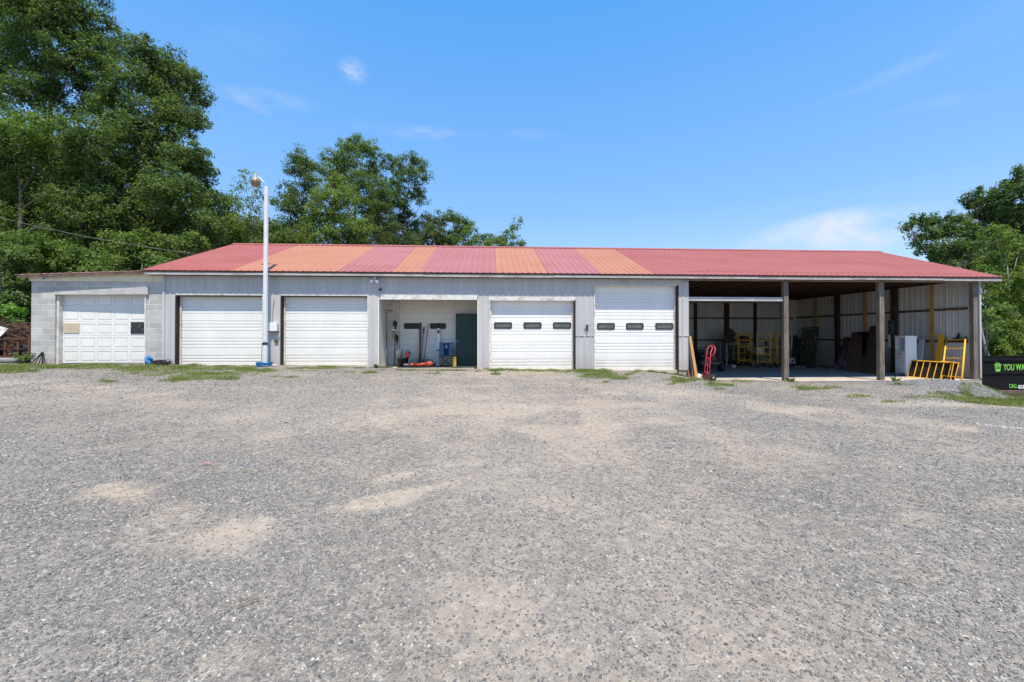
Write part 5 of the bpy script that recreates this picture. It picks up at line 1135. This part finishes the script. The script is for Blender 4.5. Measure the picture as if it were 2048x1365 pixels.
# riding mower
b = fp(1412, 742); y = b.y; x = b.x
th = thing('riding_mower', 'dark riding mower with rear bagger in shade behind the hand truck', 'mower', (x, y, ZS))
k = y/F
m = MB(); m.bbox(x-.42, x+.30, y-.3, y+.7, ZS+.30, ZS+.58, .08); m.bbox(x-.35, x+.15, y-.1, y+.5, ZS+.58, ZS+.82, .08); m.build('body', simple('mower_black', (.03, .035, .035), .5), th)
m = MB(); m.bbox(x-.5, x+.45, y-.45, y-.30, ZS+.32, ZS+.44, .03); m.build('bumper', simple('mower_grey_green', (.10, .12, .10), .6), th)
m = MB(); m.bbox(x-.28, x+.12, y+.2, y+.45, ZS+.82, ZS+1.0, .05); m.build('seat', M_BLACK, th)
m = MB(); m.path([(x-.38, y+.0, ZS+.8), (x-.36, y, ZS+1.08), (x-.1, y, ZS+1.12), (x+.15, y, ZS+1.10), (x+.18, y, ZS+.98)], .02, 8); m.path([(x+.22, y+.1, ZS+.9), (x+.28, y+.1, ZS+1.12)], .018, 6); m.build('handlebar', M_BLACK, th)
m = MB(); m.bbox(x+.10, x+.32, y-.32, y-.2, ZS+.5, ZS+.80, .03); m.build('hood', simple('dark_mower_red', (.18, .02, .03), .4), th)
for (dx, dy, r) in ((-.40, -.38, .19), (.52, -.38, .19), (-.45, .6, .24), (.45, .6, .24)):
    m = MB(); m.lathe([(.5*r, -.07), (.9*r, -.09), (r, -.06), (r, .06), (.9*r, .09), (.5*r, .07)], (x+dx, y+dy, ZS+r), 'x', 20); m.build('wheel', M_RUBBER, th)
# pale topped bench and dark bundle
a = fp(1453, 731.5); b = fp(1492, 731); y = a.y; zt = gz(1453, 687.5, y)
th = thing('work_bench', 'plain bench with pale top edge left of the yellow scaffold frames', 'bench', ((a.x+b.x)/2, y, ZS))
m = MB(); m.bbox(a.x-.02, b.x+.4, y, y+.7, zt-.05, zt, .01); m.build('bench_top', simple('dusty_bench_top', (.34, .33, .31), .8), th)
for dx in (0, b.x+.32-a.x):
    for dy in (.02, .62): m = MB(); m.box(a.x+dx, a.x+dx+.07, y+dy, y+dy+.06, ZS, zt-.051); m.build('leg', simple('dusty_bench_top', (.34, .33, .31)), th)
m = MB(); m.box(a.x+.08, b.x+.3, y+.5, y+.55, ZS+.2, zt-.1); m.build('under_shade_panel', simple('shaded_panel', (.07, .07, .06), .9, var=.5), th)  # dark panel stands in for the shade under the bench
for i_, (px, py, rx, rz_, mt, lb, nm, ct) in enumerate([(1459, 672, .32, .42, simple('brown_sacking', (.09, .045, .025), .95, var=.4), 'tall brown sacking bundle standing on the pale topped bench', 'sack_bundle', 'bundle'),
        (1487, 680, .38, .22, simple('rust_brown_sacking', (.12, .045, .02), .95, var=.4), 'low rust brown heap on the bench behind the first scaffold frame', 'sack_bundle', 'bundle')]):
    c = at(px, py, y+.35); m = MB(); blob(m, Vector((c.x, y+.36, zt+rz_*.95)), rx, .26, rz_, 31+i_, .16, 20, 14); tag(m.build(nm, mt), lb, ct)
# scaffold end frames and rolling towers
def endframe(par, x, y, w_, z0, z1, ang, name='end_frame', mat=None, rungs=5):
    m = MB(); dx, dy = math.cos(ang)*w_, math.sin(ang)*w_
    m.tube((x, y, z0), (x, y, z1), .026); m.tube((x+dx, y+dy, z0), (x+dx, y+dy, z1), .026)
    for k in range(rungs):
        z = z0+.18+(z1-z0-.26)*k/(rungs-1); m.tube((x, y, z), (x+dx, y+dy, z), .021, n=6)
    return m.build(name, mat or M_YEL, par)
def caster(par, x, y):
    m = MB(); m.lathe([(.02, -.02), (.055, -.022), (.06, 0), (.055, .022), (.02, .02)], (x, y, ZS+.06), 'x', 14); m.box(x-.03, x-.024, y-.02, y+.02, ZS+.05, ZS+.14); m.box(x+.024, x+.03, y-.02, y+.02, ZS+.05, ZS+.14); m.box(x-.03, x+.03, y-.02, y+.02, ZS+.14, ZS+.15); m.build('caster', M_BLACK, par)
def tower(lb, p_l, p_r, depth, platforms, top_py, back_dx=-.35, cast=True):
    a, b = fp(*p_l), fp(*p_r); y = (a.y+b.y)/2; w_ = b.x-a.x; zt = gz(p_l[0], top_py, y)
    th = thing('scaffold_tower', lb, 'scaffold', (a.x+w_/2, y, ZS), 'yellow rolling scaffold towers')
    endframe(th, a.x, y, w_, ZS+.15, zt, 0); endframe(th, a.x+back_dx, y+depth, w_, ZS+.15, zt, 0, mat=M_YELDK)
    for zf in platforms:
        m = MB(); m.slab4((a.x+.02, y, zf), (a.x+w_-.02, y, zf), (a.x+w_-.02+back_dx, y+depth, zf), (a.x+.02+back_dx, y+depth, zf), .03, n=Vector((0, 0, 1))); m.build('platform', wood('worn_scaffold_deck', (.24, .15, .06), 'x'), th)
    m = MB(); 
    for q in (0, w_): m.tube((a.x+q, y, ZS+.3), (a.x+q+back_dx, y+depth, ZS+.3), .015, n=6)
    m.build('side_rail', M_YELDK, th)
    for (cx, cy) in ((a.x, y), (a.x+w_, y), (a.x+back_dx, y+depth), (a.x+w_+back_dx, y+depth)): caster(th, cx, cy)
    return a, b, y, zt
z_mid = None
aA = tower('yellow scaffold tower farthest left beside the pale topped bench', (1477.5, 733), (1502, 733), 1.0, [], 665, .3)
a, b, y, zt = aB = tower('yellow scaffold tower carrying a cardboard box', (1513.8, 736.5), (1541, 736.5), 1.4, [gz(1527, 708.5, fp(1527, 736.5).y)], 664, -.15)
zp = gz(1527, 708.5, y)
th = thing('cardboard_box', 'cardboard box on the middle platform of a yellow scaffold tower', 'box', (a.x+.35, y+.35, zp))
m = MB(); m.bbox(a.x+.05, a.x+.47, y+.10, y+.5, zp+.001, zp+.34, .005); m.build('carton', M_CARD, th)
m = MB(); m.box(a.x+.06, a.x+.22, y+.094, y+.099, zp+.26, zp+.33); m.build('shipping_label', M_WHITEPL, th)
tower('yellow scaffold tower partly hidden by the leftmost shed post', (1553.5, 735.5), (1579, 735.5), 1.3, [gz(1560, 700, 20.8)], 664, .2)
# dim clutter behind and between the towers
def heap(nm, lb, cat, px, py, yoff, rx, ry, rz_, mt, seed):
    p = fp(px, py); y = p.y+yoff; m = MB(); blob(m, Vector((p.x, y, ZS+rz_*.9)), rx, ry, rz_, seed, .2, 20, 14); return tag(m.build(nm, mt), lb, cat)
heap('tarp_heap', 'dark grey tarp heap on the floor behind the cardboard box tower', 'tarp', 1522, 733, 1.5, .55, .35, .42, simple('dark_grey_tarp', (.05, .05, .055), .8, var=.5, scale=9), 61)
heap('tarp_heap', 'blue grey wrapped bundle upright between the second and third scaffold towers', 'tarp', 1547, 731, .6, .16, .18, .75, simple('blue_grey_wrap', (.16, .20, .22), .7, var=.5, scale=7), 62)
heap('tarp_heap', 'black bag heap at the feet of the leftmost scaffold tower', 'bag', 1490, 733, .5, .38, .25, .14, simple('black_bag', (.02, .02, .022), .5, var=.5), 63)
p = fp(1508, 733.5); th = thing('saw_horse', 'low wooden saw horse between the two left scaffold towers', 'saw horse', (p.x, p.y+.5, ZS))
m = MB(); m.box(p.x-.45, p.x+.35, p.y+.45, p.y+.55, ZS+.62, ZS+.72); m.build('top_rail', wood('old_bench_wood', (.22, .12, .06), 'x'), th)
for dx in (-.38, .26):
    for dy in (-.2, .2): m = MB(); m.slab4((p.x+dx, p.y+.5+dy, ZS), (p.x+dx+.06, p.y+.5+dy, ZS), (p.x+dx+.06, p.y+.5, ZS+.62), (p.x+dx, p.y+.5, ZS+.62), .03); m.build('leg', wood('old_bench_wood', (.22, .12, .06), 'x'), th)
c = fp(1467, 736); m = MB(); m.bbox(c.x-.12, c.x+.10, c.y-.08, c.y+.12, ZS, ZS+.16, .02); tag(m.build('carton', simple('pale_carton', (.40, .37, .33), .9)), 'small pale carton on the floor before the pale topped bench', 'box')
# cooler, dolly, green bundle, leaning panel
c = fp(1586, 731.5); y = c.y; th = thing('cooler', 'white cooler with grey lid behind the leftmost shed post', 'cooler', (c.x, y, ZS))
x0, x1 = at(1577, 730, y).x, at(1592, 730, y).x; zt = gz(1586, 715, y)
m = MB(); m.bbox(x0, x1, y, y+.3, ZS+.10, zt-.06, .03); m.build('body', M_WHITEPL, th)
m = MB(); m.bbox(x0-.015, x1+.015, y-.015, y+.315, zt-.059, zt, .02); m.build('lid', simple('pale_grey_lid', (.5, .5, .52), .5), th)
m = MB(); m.bbox((x0+x1)/2-.05, (x0+x1)/2+.05, y-.02, y-.001, zt-.25, zt-.14, .01); m.build('latch', simple('navy_plastic', (.02, .03, .08), .5), th)
for dx in (x0+.05, x1-.08):
    m = MB(); m.box(dx, dx+.03, y+.02, y+.28, ZS, ZS+.099); m.build('foot', M_BLACK, th)
c = fp(1599, 736.5); y = c.y; th = thing('dolly', 'low black wheeled dolly right of the white cooler', 'dolly', (c.x, y, ZS))
m = MB(); m.bbox(c.x-.3, c.x+.3, y, y+.5, ZS+.13, ZS+.19, .015); m.build('deck', M_BLACK, th)
m = MB(); m.path([(c.x-.2, y+.4, ZS+.19), (c.x-.22, y+.45, ZS+.5), (c.x+.1, y+.45, ZS+.52), (c.x+.15, y+.4, ZS+.19)], .02, 6); m.build('handle', M_BLACK, th)
for dx in (-.16, .02, .24):
    m = MB(); m.lathe([(.02, -.02), (.06, -.022), (.065, 0), (.06, .022), (.02, .02)], (c.x+dx, y+.02, ZS+.065), 'y', 14); m.build('wheel', simple('grey_wheel', (.25, .25, .25), .6), th)
c = at(1588, 690, 22.6); m = MB(); blob(m, Vector((c.x, 22.6, ZS+.85)), .48, .3, .9, 41, .12, 20, 14)
tag(m.build('tarp_bundle', M_GREENTARP), 'tall dark green tarp covered bundle by the back right corner of the shed', 'tarp')
c = at(1582, 680, 22.1); m = MB(); m.tube((c.x, 22.1, gz(1582, 700, 22.1)), (c.x+.02, 22.05, gz(1582, 668, 22.1)), .05, .04, n=10)
m.tube((c.x, 22.1, gz(1582, 700, 22.1)), (c.x-.02, 22.15, ZS), .02, n=6); tag(m.build('paper_roll', M_BAG), 'pale upright roll in front of the dark green bundle', 'roll')
# framed glass panel leaning on the right wall
def on_wall(px, py, off=0): return onx(px, py, xSR-.02-off)
def leanq(p0, p1, p2, p3, t, mat, name, parent=None):
    m = MB(); m.slab4(p0, p1, p2, p3, t); return m.build(name, mat, parent)
b0, b1 = fp(1603, 732.5), fp(1633, 732.5)
b0 = fp(1600, 733.5); b1 = fp(1628, 736.5); t0 = on_wall(1604, 657, .25); t1 = on_wall(1637, 655, .1)
t0 = at(1604, 657, b0.y+.25); t1 = at(1637, 655, b1.y+.25)
th = thing('glass_panel', 'tall framed glass panel with painted green and white reflections leaning near the back of the shed', 'panel', (b0+b1)/2)
def reflect_mat():
    t = NT('painted_reflection_glass'); v = t.map((5, 5, 1.6)); n = t.noise(1, 5, .7, v, 1.2)
    c = t.ramp(n, [(.35, (.015, .03, .02)), (.5, (.06, .08, .05)), (.58, (.10, .05, .03)), (.64, (.22, .24, .22)), (.7, (.02, .03, .025))])  # tree reflections painted as green and white streaks
    z = t.sep()[2]; t.set(c, .25, 0, .5); return t.mat
leanq(b0.lerp(b1, .04)+Vector((0, -.02, .06)), b1.lerp(b0, .04)+Vector((0, -.02, .06)), t1.lerp(t0, .04)+Vector((0, -.02, -.06)), t0.lerp(t1, .04)+Vector((0, -.02, -.06)), .02, reflect_mat(), 'pane', th)
for (p, q) in ((b0, b1), (b1, t1), (t1, t0), (t0, b0)):
    m = MB(); m.tube(p, q, .03, n=4); m.build('frame', M_BLACK, th)
b0 = fp(1601, 733); q0 = at(1603, 690, b0.y-.1); q1 = at(1612, 690, b0.y-.1)
m = MB(); m.slab4(Vector((q0.x, b0.y-.15, ZS)), Vector((q1.x, b0.y-.15, ZS)), Vector((q1.x+.05, b0.y+.0, q0.z)), Vector((q0.x+.05, b0.y+.0, q0.z)), .03)
def swirl():
    t = NT('mint_swirl_sheet'); c = at(1604, 695, 22); n = t.noise(5, 4, .6, None, 2.5); t.set(t.ramp(n, [(.46, (.12, .18, .15)), (.5, (.42, .48, .45)), (.54, (.10, .15, .13))]), .6); return t.mat
tag(m.build('patterned_sheet', swirl()), 'small mint coloured sheet with a white swirl before the tall framed panel', 'sheet')
# rolled rug, plywood sheets, black sheet along the right wall
rb0 = fp(1669, 741); rb1 = fp(1678, 742.5); rt = on_wall(1693, 678, .15)
m = MB(); mid = rb0.lerp(rt, .5)+Vector((.05, 0, -.05)); m.path([rb0, rb0.lerp(rt, .3)+Vector((.06, -.05, -.05)), mid+Vector((.05, -.03, 0)), rt], [.10, .14, .15, .12], 12)
def rugm():
    t = NT('maroon_patterned_rug'); n = t.noise(9, 5, .7, None, 1.5); t.set(t.ramp(n, [(.4, (.015, .012, .02)), (.52, (.10, .02, .035)), (.57, (.22, .20, .22)), (.62, (.02, .02, .04))]), .95); return t.mat
tag(m.build('rug_roll', rugm()), 'dark maroon patterned rug roll slumped against the right shed wall', 'rug')
def sheetw(lb, nm, bl, br, tr2, tl2, t, mat, cat='plywood', off=(0, 0)):
    p0, p1 = fp(*bl), fp(*br); q1, q0 = on_wall(*tr2, off[0]), on_wall(*tl2, off[0]); m = MB(); m.slab4(p0, p1, q1, q0, t); return tag(m.build(nm, mat), lb, cat, 'sheets leaning on the right shed wall' if cat == 'plywood' else None)
sheetw('lower brown plywood sheet left of the hanging black sheet', 'plywood_sheet', (1690, 742.5), (1722, 745.5), (1724, 664), (1704, 665), .03, M_BROWN)
sheetw('taller brown plywood sheet right of the hanging black sheet', 'plywood_sheet', (1723.5, 746), (1758, 749.5), (1754, 651), (1740, 653), .03, wood('darker_brown_ply', (.12, .065, .042), 'z'))
a0, a1, a2, a3 = on_wall(1717, 700, .16), on_wall(1729, 714, .2), on_wall(1741, 664, .12), on_wall(1717, 664, .12)
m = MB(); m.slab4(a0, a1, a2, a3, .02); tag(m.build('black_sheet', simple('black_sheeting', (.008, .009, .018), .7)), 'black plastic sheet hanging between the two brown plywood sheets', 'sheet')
m = MB(); c = fp(1663, 741); blob(m, c+Vector((0, 0, .03)), .16, .12, .05, 51, .2); tag(m.build('rag', simple('grey_rag', (.22, .20, .19), .95)), 'crumpled grey rag at the foot of the dark wall post', 'rag')
# meter on the dark post
c = on_wall(1781, 655, .20); th = thing('meter_box', 'dark grey meter box on the dark post behind the middle shed post', 'meter', c)
m = MB(); za, zb3 = onx(1781, 669, c.x).z, onx(1781, 641, c.x).z; m.bbox(c.x-.02, c.x+.10, c.y-.12, c.y+.12, za, zb3, .02); m.build('box', simple('meter_grey', (.055, .06, .065), .5), th)
m = MB(); m.lathe([(.08, 0), (.08, -.06), (.05, -.075)], (c.x-.02, c.y-.02, (za+zb3)/2+.08), 'x', 16); m.build('dial_cover', simple('meter_glass', (.10, .11, .12), .2), th)
m = MB(); m.tube((c.x+.05, c.y, zb3), (c.x+.05, c.y, ZC), .02); m.build('conduit', simple('meter_grey', (.055, .06, .065)), th)
c = on_wall(1773, 682, .24); m = MB(); zl2, zh2 = onx(1773, 695, c.x).z, onx(1773, 669, c.x).z
m.slab4((c.x, c.y-.02, zl2), (c.x, c.y-.20, zl2), (c.x+.01, c.y-.17, zh2), (c.x+.01, c.y-.10, zh2), .01, n=Vector((-1, 0, 0))); tag(m.build('paper_notice', M_BAG), 'pale paper notice pinned to the dark post beside the middle shed post', 'notice')
# white cabinet: front turned to the left, side towards the opening
Pf, Pn = fp(1790.5, 750.5), fp(1811.5, 753.2)
u_ = (Pn-Pf).normalized(); w_ = (Pn-Pf).length; v_ = Vector((-u_.y, u_.x, 0)); D_ = .40
CM = Matrix(((u_.x, v_.x, 0, Pf.x), (u_.y, v_.y, 0, Pf.y), (0, 0, 1, ZS), (0, 0, 0, 1)))
th = thing('storage_cabinet', 'tall narrow white cabinet with open shelves, drawer and door', 'cabinet', (Pf+Pn)/2+v_*.2)
H = at(1811, 673.5, Pn.y).z-ZS; zb4 = .10; H2 = H-zb4; zo_ = zb4+H2*.62
def cb(name, par, *bx, mat=M_WHITEPL, bev=.004): m = MB(); m.bbox(*bx, bev, M=CM); return m.build(name, mat, par)
m = MB()
for b_ in ((0, .02, 0, D_, zb4, H), (w_-.02, w_, 0, D_, zb4, H), (.0205, w_-.0205, D_-.02, D_-.001, zb4+.001, H-.001), (.0205, w_-.0205, .002, D_-.021, zb4+.001, zb4+.02), (.0205, w_-.0205, .002, D_-.021, zo_-.02, zo_),
           (.021, .05, -.001, .019, zb4+.021, H-.052), (w_-.05, w_-.021, -.001, .019, zb4+.021, H-.052), (.021, w_-.021, -.0012, .0188, H-.05, H-.001)): m.box(*b_, M=CM)
m.build('carcass', M_WHITEPL, th)
cb('cabinet_top', th, -.03, w_+.03, -.03, D_+.02, H+.001, H+.03)
cb('shelf', th, .021, w_-.021, .03, D_-.03, zo_+H2*.16, zo_+H2*.16+.018)
dr = cb('drawer', th, .055, w_-.055, -.014, -.002, zo_-H2*.09, zo_-.02)
cb('handle', dr, w_/2-.06, w_/2+.06, -.03, -.0145, zo_-H2*.06, zo_-H2*.045, mat=M_BLACK)
cp = cb('door', th, .055, w_-.055, -.014, -.002, zb4+.03, zo_-H2*.20)
cb('knob', cp, w_-.11, w_-.08, -.032, -.0145, zb4+H2*.31, zb4+H2*.335, mat=M_BLACK)
dr = cb('drawer', th, .055, w_-.055, -.014, -.002, zo_-H2*.19, zo_-H2*.105); cb('handle', dr, w_/2-.06, w_/2+.05, -.03, -.0145, zo_-H2*.155, zo_-H2*.14, mat=M_BLACK)
for (lx, ly) in ((.03, .03), (w_-.03, .03), (.03, D_-.04), (w_-.03, D_-.04)):
    m = MB(); m.tube(CM @ Vector((lx, ly, 0)), CM @ Vector((lx, ly, zb4)), .018, .028, n=8); m.build('leg', M_WHITEPL, th)
# white board with brown label strip
b = fp(1829, 752); t = on_wall(1843, 680, .1); m = MB(); bb = onx(1828, 745, xSR-.45); th = thing('leaning_board', 'white board with brown printed wrap leaning right of the white cabinet', 'board', Vector((bb.x, bb.y, ZS)))
p0 = Vector((xSR-.42, bb.y-.0, ZS)); p1 = Vector((xSR-.42, bb.y-.22, ZS)); q0 = Vector((xSR-.10, t.y+.10, t.z)); q1 = Vector((xSR-.10, t.y-.12, t.z))
m.slab4(p1, p0, q0, q1, .03); m.build('board', M_WHITEPL, th)
m = MB(); n_ = (p0-p1).cross(q1-p1).normalized()
if n_.x > 0: n_ = -n_
for u0, u1 in ((.86, .98), (.28, .46)): m.slab4(p1.lerp(q1, u0)+n_*.006, p0.lerp(q0, u0)+n_*.006, q0.lerp(p0, 1-u1)+n_*.006, q1.lerp(p1, 1-u1)+n_*.006, .004)
m.build('wrap', simple('brown_print', (.20, .10, .07), .8, var=.5, scale=30), th)
# scaffold decks: black plywood with yellow ribs, leaning on the wall
print('wall base', [tuple(round(c,2) for c in fp(*p)) for p in ((1815,754),(1909,763))], tuple(onx(1824,721.5,xSR-.28)), tuple(onx(1917,724,xSR-.28)))
def deck(lb, bl, br, tr2, tl2, xo, nr, toff=0, mat=M_YEL, panel=True):
    p0, p1 = fp(*bl), fp(*br); q0 = at(*tl2, p0.y); q1 = p1+(q0-p0)+Vector((xo, 0, 0))
    th = thing('scaffold_deck', lb, 'scaffold deck', (p0+p1)/2, 'black and yellow scaffold decks'); n_ = (p1-p0).cross(q0-p0).normalized()
    if n_.y > 0: n_ = -n_
    if panel:
        m = MB(); m.slab4(p0, p1, q1, q0, .012, n=n_); m.build('deck_panel', M_DECK, th)
    for k in range(nr):
        u = k/(nr-1); a, b = p0.lerp(p1, u)+n_*.018, q0.lerp(q1, u)+n_*.018; m = MB(); m.tube(a, b, .020, n=4); m.build('rib', mat, th)
    for a, b in ((p0, p1), (q0, q1)):
        m = MB(); m.tube(a+n_*.022, b+n_*.022, .022, n=4); m.build('side_rail', mat, th)
    return th
deck('long black scaffold deck with thin yellow ribs leaning low on the right wall', (1815.5, 754), (1909, 763), (1917, 724), (1824, 721.5), 0, 8)
deck('shorter yellow scaffold deck resting on the long black one', (1874, 758.5), (1899, 762.6), (1909, 726), (1881, 722.5), 0, 3, panel=False)
# yellow beam
b = onx(1873, 742, xSR-.34); t = onx(1885, 669, xSR-.06); m = MB(); b.z = ZS+.01
for dy in (0, .10): m.slab4(b+Vector((0, -.09+dy, 0)), b+Vector((0, dy, 0)), t+Vector((0, dy, 0)), t+Vector((0, -.09+dy, 0)), .05 if dy else .03)
m.box(t.x-.03, t.x+.02, t.y-.12, t.y+.45, t.z-.01, t.z+.015)
tag(m.build('scaffold_beam', M_YEL), 'thick yellow beam leaning on the wall behind the scaffold decks', 'beam')
# yellow ladder frame at the right
p0 = onx(1889, 735, xSR-.32); p1 = fp(1923, 765)
q0 = onx(1893, 675, xSR-.05); q1 = onx(1931, 673, xSR-.05); p0 = q0+(p1-q1); p0.z = ZS
th = thing('scaffold_ladder', 'yellow ladder like scaffold frame leaning nearest the front post of the right wall', 'scaffold', (p0+p1)/2)
for a, b in ((p0, q0), (p1, q1)): m = MB(); m.tube(a, b, .028, n=8); m.build('upright', M_YEL, th)
for u in (.1, .32, .5, .72, .93): m = MB(); m.tube(p0.lerp(q0, u), p1.lerp(q1, u), .018, n=6); m.build('rung', M_YEL, th)
# black scoop
c = onx(1916, 680, xSR-.06); m = MB(); za = c.z; pts = [(c.y+.28, za-.05), (c.y+.16, za+.05), (c.y+.03, za+.11), (c.y-.03, za+.26), (c.y-.07, za+.25), (c.y-.05, za+.10), (c.y-.20, za+.03), (c.y-.28, za-.05)]
m.prism(pts, c.x-.03, c.x+.01, 'yz'); tag(m.build('scoop', M_BLACK), 'black plastic scoop hung on the right wall above the yellow frame', 'scoop')
# ------------------------------------------------------------------ dumpster
yd = 15.75; xl = at(1961, 750, yd).x-.35; xr = xl+5.8; zt = at(1990, 718, yd).z; zb5 = at(2010, 781, yd).z
th = thing('dumpster', 'black roll off dumpster with green lettering behind the right corner of the shed', 'dumpster', ((xl+xr)/2, yd+1.1, zb5-.3))
MBLK = simple('dumpster_black', (.006, .006, .007), .7, var=.2, spec=.15); MGRN = simple('lime_lettering', (.20, .50, .06), .6, var=.03, bump=0); MWHT = simple('white_lettering', (.75, .75, .75), .6, var=.03, bump=0)
def dx_tilt(z): return 0
m = MB(); m.box(xl, xr, yd, yd+.05, zb5, zt); m.box(xl, xr, yd+2.2, yd+2.25, zb5, zt); m.box(xl, xl+.05, yd+.051, yd+2.199, zb5, zt); m.box(xr-.05, xr, yd+.051, yd+2.199, zb5, zt); m.box(xl+.051, xr-.051, yd+.051, yd+2.199, zb5, zb5+.05); m.build('hull', MBLK, th)
m = MB(); m.bbox(xl-.03, xr+.03, yd-.05, yd+.08, zt-.10, zt+.0, .01); m.build('top_rail', MBLK, th)
m = MB(); zz = at(1990, 747, yd).z; m.bbox(xl, xr, yd-.045, yd-.001, zz-.03, zz+.03, .008); m.build('side_rib', MBLK, th)
m = MB(); m.bbox(xl-.02, xr, yd-.07, yd+.1, zb5-.12, zb5-.002, .01); m.build('bottom_rail', simple('dusty_rail', (.13, .09, .07), .8, var=.3), th)
for X in (xl+.3, xr-.6):
    for yy in (yd+.3, yd+1.7): m = MB(); m.lathe([(.05, -.1), (.12, -.1), (.12, .1), (.05, .1)], (X, yy, zb5-.24), 'x', 16); m.build('roller', M_RUST, th)
def text(s, px0, px1, py0, py1, mat, name):
    cu = bpy.data.curves.new(name, 'FONT'); cu.body = s; cu.size = 1; cu.extrude = .004; cu.resolution_u = 3; cu.offset = .012
    o = bpy.data.objects.new('tmp', cu); COL.objects.link(o); bpy.context.view_layer.update()
    me = bpy.data.meshes.new_from_object(o.evaluated_get(bpy.context.evaluated_depsgraph_get())); bpy.data.objects.remove(o)
    vs = np.array([v.co[:] for v in me.vertices]); lo, hi = vs.min(0), vs.max(0)
    a, b = at(px0, py1, yd), at(px1, py0, yd); z0 = at(px0, py1, yd).z; z1 = at(px0, py0, yd).z
    sx = (b.x-a.x)/(hi[0]-lo[0]); sz = (z1-z0)/(hi[1]-lo[1]); O = org(th)
    for v in me.vertices: v.co = Vector((a.x+(v.co.x-lo[0])*sx, yd-.006-v.co.z*.8, z0+(v.co.y-lo[1])*sz))-O
    me.materials.clear(); me.materials.append(mat); q = bpy.data.objects.new(name, me); COL.objects.link(q); q.parent = th; ORG[q.name] = O; return q
text('YOU WA', 2006, 2049, 728.5, 741.5, MGRN, 'lettering'); text('CALL', 2018, 2034, 768.5, 776.5, MGRN, 'lettering'); text('828', 2036, 2049, 770.5, 778, MWHT, 'lettering')
# bucket emblem
def P2(px, py): p = at(px, py, yd); return (p.x, p.z)
m = MB(); m.prism([P2(1989, 731.5), P2(2001.5, 731.5), P2(1999.8, 743.5), P2(1991, 743.5)], yd-.010, yd-.004); m.prism([P2(1988, 728.5), P2(2002.5, 728.5), P2(2002.5, 730.5), P2(1988, 730.5)], yd-.010, yd-.004)
m.prism([P2(1990, 722.5), P2(1995, 726), P2(1999, 726.3), P2(1999, 728), P2(1992, 728)], yd-.010, yd-.004); m.build('emblem', MGRN, th)
m = MB(); m.prism([P2(1990.5, 733.5), P2(2000, 733.5), P2(1999.3, 738.5), P2(1991.3, 738.5)], yd-.013, yd-.0105); m.build('emblem', simple('dark_green_emblem', (.05, .17, .03), .6), th)
# timber edging on the ground, weeds, litter, twigs
p0 = ground_at(1792, 769); p1 = ground_at(1926, 788.5); m = MB(); p0.z += .02; p1.z += .05; n_ = Vector((0, 0, 1)); d = (p1-p0).normalized(); s_ = Vector((-d.y, d.x, 0))*.09
m.slab4(p0, p1, p1+s_, p0+s_, .07, n=n_); tag(m.build('edging_timber', M_WOODDARK), 'long dark edging timber half buried in front of the gravel mound', 'timber')
def weed(name, lb, px, py, n, h, sp, mat, cat='weed', y=None):
    c = ground_at(px, py) if y is None else gp(at(px, py, y).x, y); th = thing(name, lb, cat, c)
    m = MB(); rr = random.Random(int(px)); C_ = []
    for k in range(n):
        a = rr.uniform(0, 6.28); e = c+Vector((math.cos(a)*sp*rr.random(), math.sin(a)*sp*.5*rr.random(), h*rr.uniform(.5, 1))); m.path([c, c.lerp(e, .5)+Vector((0, 0, h*.1)), e], [.006, .004, .002], 4)
        for u in (.4, .6, .8, 1): C_.append(np.array(c.lerp(e, u)))
    m.build('stem', M_GIRT, th); V, Q = leaves(np.array(C_), np.full(len(C_), .04), 6, .034); npmesh('foliage', V, Q, mat, parent=th)
weed('weed', 'leafy weed at the corner of the dumpster on the gravel mound', 1969, 772, 9, .25, .28, L_MID, y=14.7)
weed('weed', 'leafy weed growing right of it down the mound before the dumpster', 1981, 777, 8, .2, .3, L_MID, y=14.6)
weed('weed', 'bushy weed beside the left corner of the block garage', 50, 724, 16, .38, .36, L_MID, y=14.5)
weed('weed', 'small weed at the foot of the pier left of the alcove', 752, 731, 5, .13, .07, L_OLIVE, y=14.3)
weed('weed', 'small weed at the foot of the pier right of the alcove', 951, 735, 5, .10, .09, L_OLIVE, y=14.35)
weed('weed', 'low weed by the middle shed post', 1790, 767, 7, .16, .3, L_MID, y=14.1)
weed('weed', 'low weed right of the leftmost shed post', 1583, 762, 6, .14, .2, L_OLIVE, y=14.2)
c = ground_at(413, 932); m = MB(); m.path([c+Vector((-.06, -.02, .012)), c+Vector((-.02, .01, .025)), c+Vector((.03, 0, .018)), c+Vector((.07, .03, .02))], [.003, .009, .006, .002], 6); tag(m.build('litter', simple('red_scrap', (.42, .16, .17), .7)), 'crumpled red scrap on the gravel at left', 'litter')
c = ground_at(481, 934); m = MB(); m.path([c+Vector((-.06, 0, .012)), c+Vector((.0, .02, .03)), c+Vector((.07, -.01, .012))], [.003, .009, .002], 6); tag(m.build('litter', simple('blue_scrap', (.20, .25, .40), .7)), 'faded blue scrap on the gravel right of the red one', 'litter')
for (px, py, L_, a, lb) in ((500, 1212, .07, .6, 'thin dry twig on the gravel near the bottom left'), (480, 1000, .05, .3, 'short tan twig above the bare earth patch'), (1482, 1213, .06, -.4, 'short brown twig on the gravel at lower right'), (1818, 1172, .06, -.6, 'brown twig lying farthest right on the gravel')):
    c = ground_at(px, py); c.z += .02; d = Vector((math.cos(a), math.sin(a), .05))*L_; m = MB(); m.path([c-d, c+Vector((0, .01, .01)), c+d], [.003, .004, .002], 5); tag(m.build('twig', simple('dry_twig', (.20, .14, .09), .9)), lb, 'twig')
print('done build')
